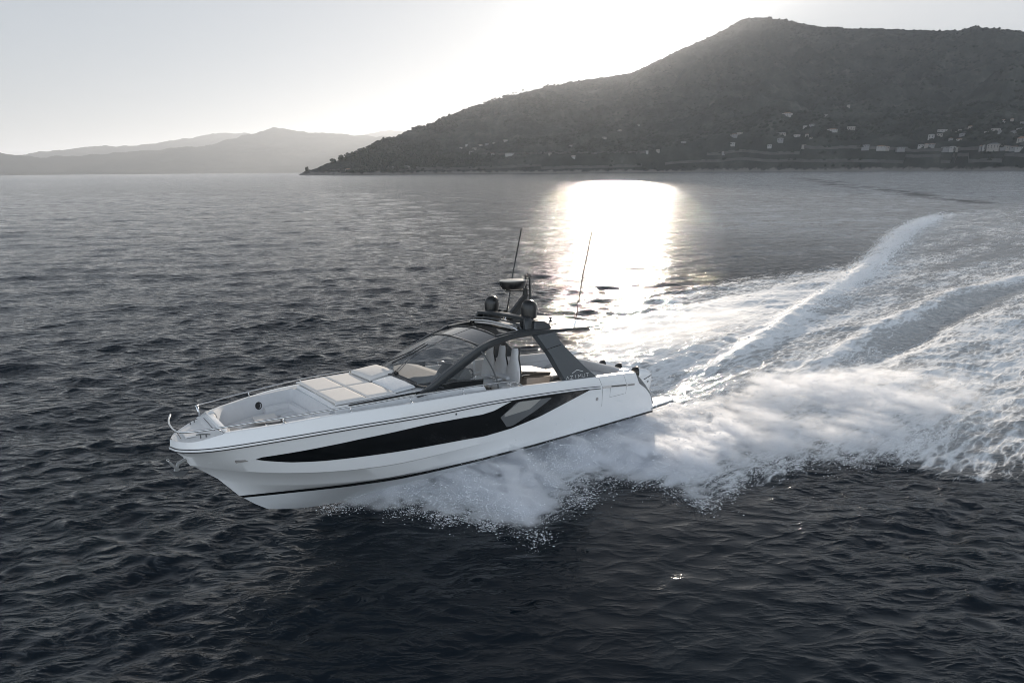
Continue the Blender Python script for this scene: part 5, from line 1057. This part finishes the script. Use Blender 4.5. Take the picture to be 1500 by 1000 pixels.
def near_field(gx, gy, gz, d):
    X, Y = np.meshgrid(gx, gy, indexing='ij')
    n2 = fbm(X / 1.1, Y / 1.1, 4, 61, .6) - .5
    ang = R_(22)
    u = X * math.cos(ang) + Y * math.sin(ang); v = -X * math.sin(ang) + Y * math.cos(ang)
    fing = fbm(u / .9, v / .30, 4, 71, .6) - .5
    sd = poly_sd(X, Y, P_BODY) + n2 * .7 + fing * .8
    core = smoothstep(-.15, 1.3, sd)
    dr, ar, sr = poly_dist(X, Y, RIDGE_L)
    aft = smoothstep(2.5, 8.0, X)                                   # towards the open wake the spray thins and rises
    dh, ah, sh_ = poly_dist(X, Y, HULL_L); offh = smoothstep(.7, 2.6, dh)
    Ht = .14 + (.22 + .26 * smoothstep(3, -2.5, X) + .26 * offh * smoothstep(6, 3, X)) * smoothstep(0, 1.5, sd) * smoothstep(-6.5, -3.5, X) + .30 * smoothstep(1.5, 4, X) * smoothstep(.2, 2.0, sd) * offh + .48 * np.exp(-(dr / .8) ** 2) * smoothstep(1.0, 4, ar) * smoothstep(17, 8, ar)
    Ht = Ht * (.62 + .95 * (fbm((X * .82 - Y * .57) / 2.0, (X * .57 + Y * .82) / .7, 4, 81, .6) - .25))
    dens0 = 60 * (1 - aft) + 4.2 * aft
    dens0 = dens0 * (.12 + .88 * smoothstep(20, 12, X)) * smoothstep(21.5, 19.5, X)
    N3 = aniso_noise((len(gx), len(gy), len(gz)), R_(-30), .55, .13, .12, d, 2.3, 5)
    N4 = aniso_noise((len(gx), len(gy), len(gz)), R_(-24), 1.5, .42, .40, d, 2.7, 6)
    N5 = aniso_noise((len(gx), len(gy), len(gz)), R_(-20), .22, .07, .07, d, 2.0, 7)
    Z = gz[None, None, :]
    zr = Z / np.maximum(Ht, .05)[:, :, None]
    prof = np.exp(-np.clip(zr * (1 + .28 * np.clip(N3, -2, 2)), 0, 9) ** 1.5) 
    am = (.55 + .45 * N4) * (1 - .5 * (1 - aft[:, :, None])) + .95 * (1 - aft[:, :, None])
    a3 = aft[:, :, None]; q = core[:, :, None] * prof * np.clip(am * (1 - .25 * a3) + (.55 + .45 * a3) * N3 + (.38 + .25 * a3) * N5, 0, 3.6)
    q = np.clip(q - .16 - .14 * a3, 0, None)
    out = q * dens0[:, :, None]
    out[out < .02] = 0
    out[:, :, 0] = 0; out[:, :, -1] = 0
    return out
def far_field(gx, gy, gz, d):
    X, Y = np.meshgrid(gx, gy, indexing='ij'); ang = R_(10)
    sd = poly_sd(X, Y, P_FAR) + (fbm(X / 2, Y / 2, 4, 91, .6) - .5) * 2.2
    N3 = aniso_noise((len(gx), len(gy), len(gz)), ang, 1.6, .4, .3, d, 2.4, 8)
    Ht = .25 + .45 * smoothstep(-.2, 2.5, sd)
    q = smoothstep(-.4, 2.5, sd)[:, :, None] * np.exp(-(np.clip(gz[None, None, :], 0, 9) / Ht[:, :, None]) ** 1.5) * np.clip(.7 + .6 * N3, 0, 3)
    out = np.clip(q - .10, 0, None) * .40
    out[:, :, 0] = 0; out[:, :, -1] = 0
    return out
spray_volume('spray', -6.4, 21.6, 11.8, 25.2, -.35, 1.95, .062, near_field, (.97, .975, .985), .35, 'dense white spray thrown out from the port side and stern of the yacht')
spray_volume('spray_mist', .5, 18.5, 23.5, 38.5, -.2, 1.6, .2, far_field, (.98, .975, .97), .45, 'thin sunlit mist hanging behind the far side of the yacht')

# flung droplets: too many to count, one object
def droplets(n=160000):
    rng = np.random.RandomState(17)
    x = rng.uniform(-5.6, 19, n * 5); y = rng.uniform(11.6, 23.5, n * 5)
    u = x * math.cos(R_(22)) + y * math.sin(R_(22)); v = -x * math.sin(R_(22)) + y * math.cos(R_(22))
    sd = poly_sd(x, y, P_BODY) + (fbm(x / 1.1, y / 1.1, 4, 61, .6) - .5) * .7 + (fbm(u / .9, v / .3, 4, 71, .6) - .5) * .8
    wgt = np.exp(-((sd - .15) / .38) ** 2) * (.45 + .55 * smoothstep(-3.5, 0, x)) + .5 * smoothstep(0, 1, sd)
    wgt *= smoothstep(19, 12, x) * (.35 + 1.2 * smoothstep(.45, .62, fbm(x / .6, y / .6, 3, 19)))
    k = rng.uniform(0, 1, n * 5) < wgt; x, y, sd = x[k][:n], y[k][:n], sd[k][:n]; m_ = len(x)
    dr, ar, sr = poly_dist(x, y, RIDGE_L)
    z = rng.exponential(1, m_) * (.10 + .22 * smoothstep(-.2, 1.5, sd) + .35 * np.exp(-(dr / .9) ** 2)) + .02
    z = np.minimum(z, 1.5)
    r = np.exp(rng.normal(math.log(.0040), .6, m_)).clip(.002, .016)
    # blown crest of the far wake wave
    na = 26000; C = np.array(CREST_A); L = np.concatenate([[0], np.cumsum(np.hypot(*np.diff(C, axis=0).T))]); q = rng.triangular(4, 40, 112, na)
    cx, cy_ = np.interp(q, L, C[:, 0]), np.interp(q, L, C[:, 1]); hh = rng.exponential(1, na)
    x = np.concatenate([x, cx + rng.normal(0, 1, na) * (.25 + q * .006) + hh * .25]); y = np.concatenate([y, cy_ + rng.normal(0, 1, na) * (.25 + q * .006) - hh * .2]); z = np.concatenate([z, .15 + hh * .22 * (.6 + .8 * fbm(q / 4, q * 0, 3, 8))])
    r = np.concatenate([r, np.exp(rng.normal(math.log(.008), .5, na)) * (1 + q / 45)]); m_ = len(x)
    octo = np.array([(1, 0, 0), (-1, 0, 0), (0, 1, 0), (0, -1, 0), (0, 0, 1), (0, 0, -1)], float); fc = np.array([(0, 2, 4), (2, 1, 4), (1, 3, 4), (3, 0, 4), (2, 0, 5), (1, 2, 5), (3, 1, 5), (0, 3, 5)])
    P = octo[None] * r[:, None, None] * np.array([2.2, 1.3, 1.0]) + np.stack([x, y, z], 1)[:, None, :]; F = (fc[None] + (np.arange(m_) * 6)[:, None, None]).reshape(-1, 3)
    me = bpy.data.meshes.new('spray_droplets'); me.vertices.add(m_ * 6); me.vertices.foreach_set('co', P.astype(np.float32).ravel())
    me.loops.add(F.size); me.loops.foreach_set('vertex_index', F.astype(np.int32).ravel()); me.polygons.add(len(F)); me.polygons.foreach_set('loop_start', np.arange(0, F.size, 3, dtype=np.int32)); me.update(calc_edges=True)
    me.materials.append(mat('droplet_water', (.85, .87, .90), .3)); o = bpy.data.objects.new('spray_droplets', me); COL.objects.link(o)
    tag(o, 'fine bright droplets flung along the ragged edge of the spray', 'spray', kind='stuff')
droplets()
# ---------------------------------------------------------------- haze
m = bpy.data.materials.new('haze_air'); m.use_nodes = True; n = m.node_tree.nodes; l = m.node_tree.links
n.remove(n['Principled BSDF']); v = n.new('ShaderNodeVolumePrincipled'); v.inputs['Color'].default_value = (.88, .93, 1, 1); v.inputs['Density'].default_value = 5.7e-5; v.inputs['Anisotropy'].default_value = .45
l.new(v.outputs[0], n['Material Output'].inputs['Volume'])
x0, x1, y0, y1, z0, z1 = -24600, 24600, -2500, 24600, -5, 900
hz = mesh_obj('haze', [(x0, y0, z0), (x1, y0, z0), (x1, y1, z0), (x0, y1, z0), (x0, y0, z1), (x1, y0, z1), (x1, y1, z1), (x0, y1, z1)],
    [(0, 3, 2, 1), (4, 5, 6, 7), (0, 1, 5, 4), (1, 2, 6, 5), (2, 3, 7, 6), (3, 0, 4, 7)], m)
tag(hz, 'thin pale sea haze between the boat and the far hills', 'haze', kind='stuff')
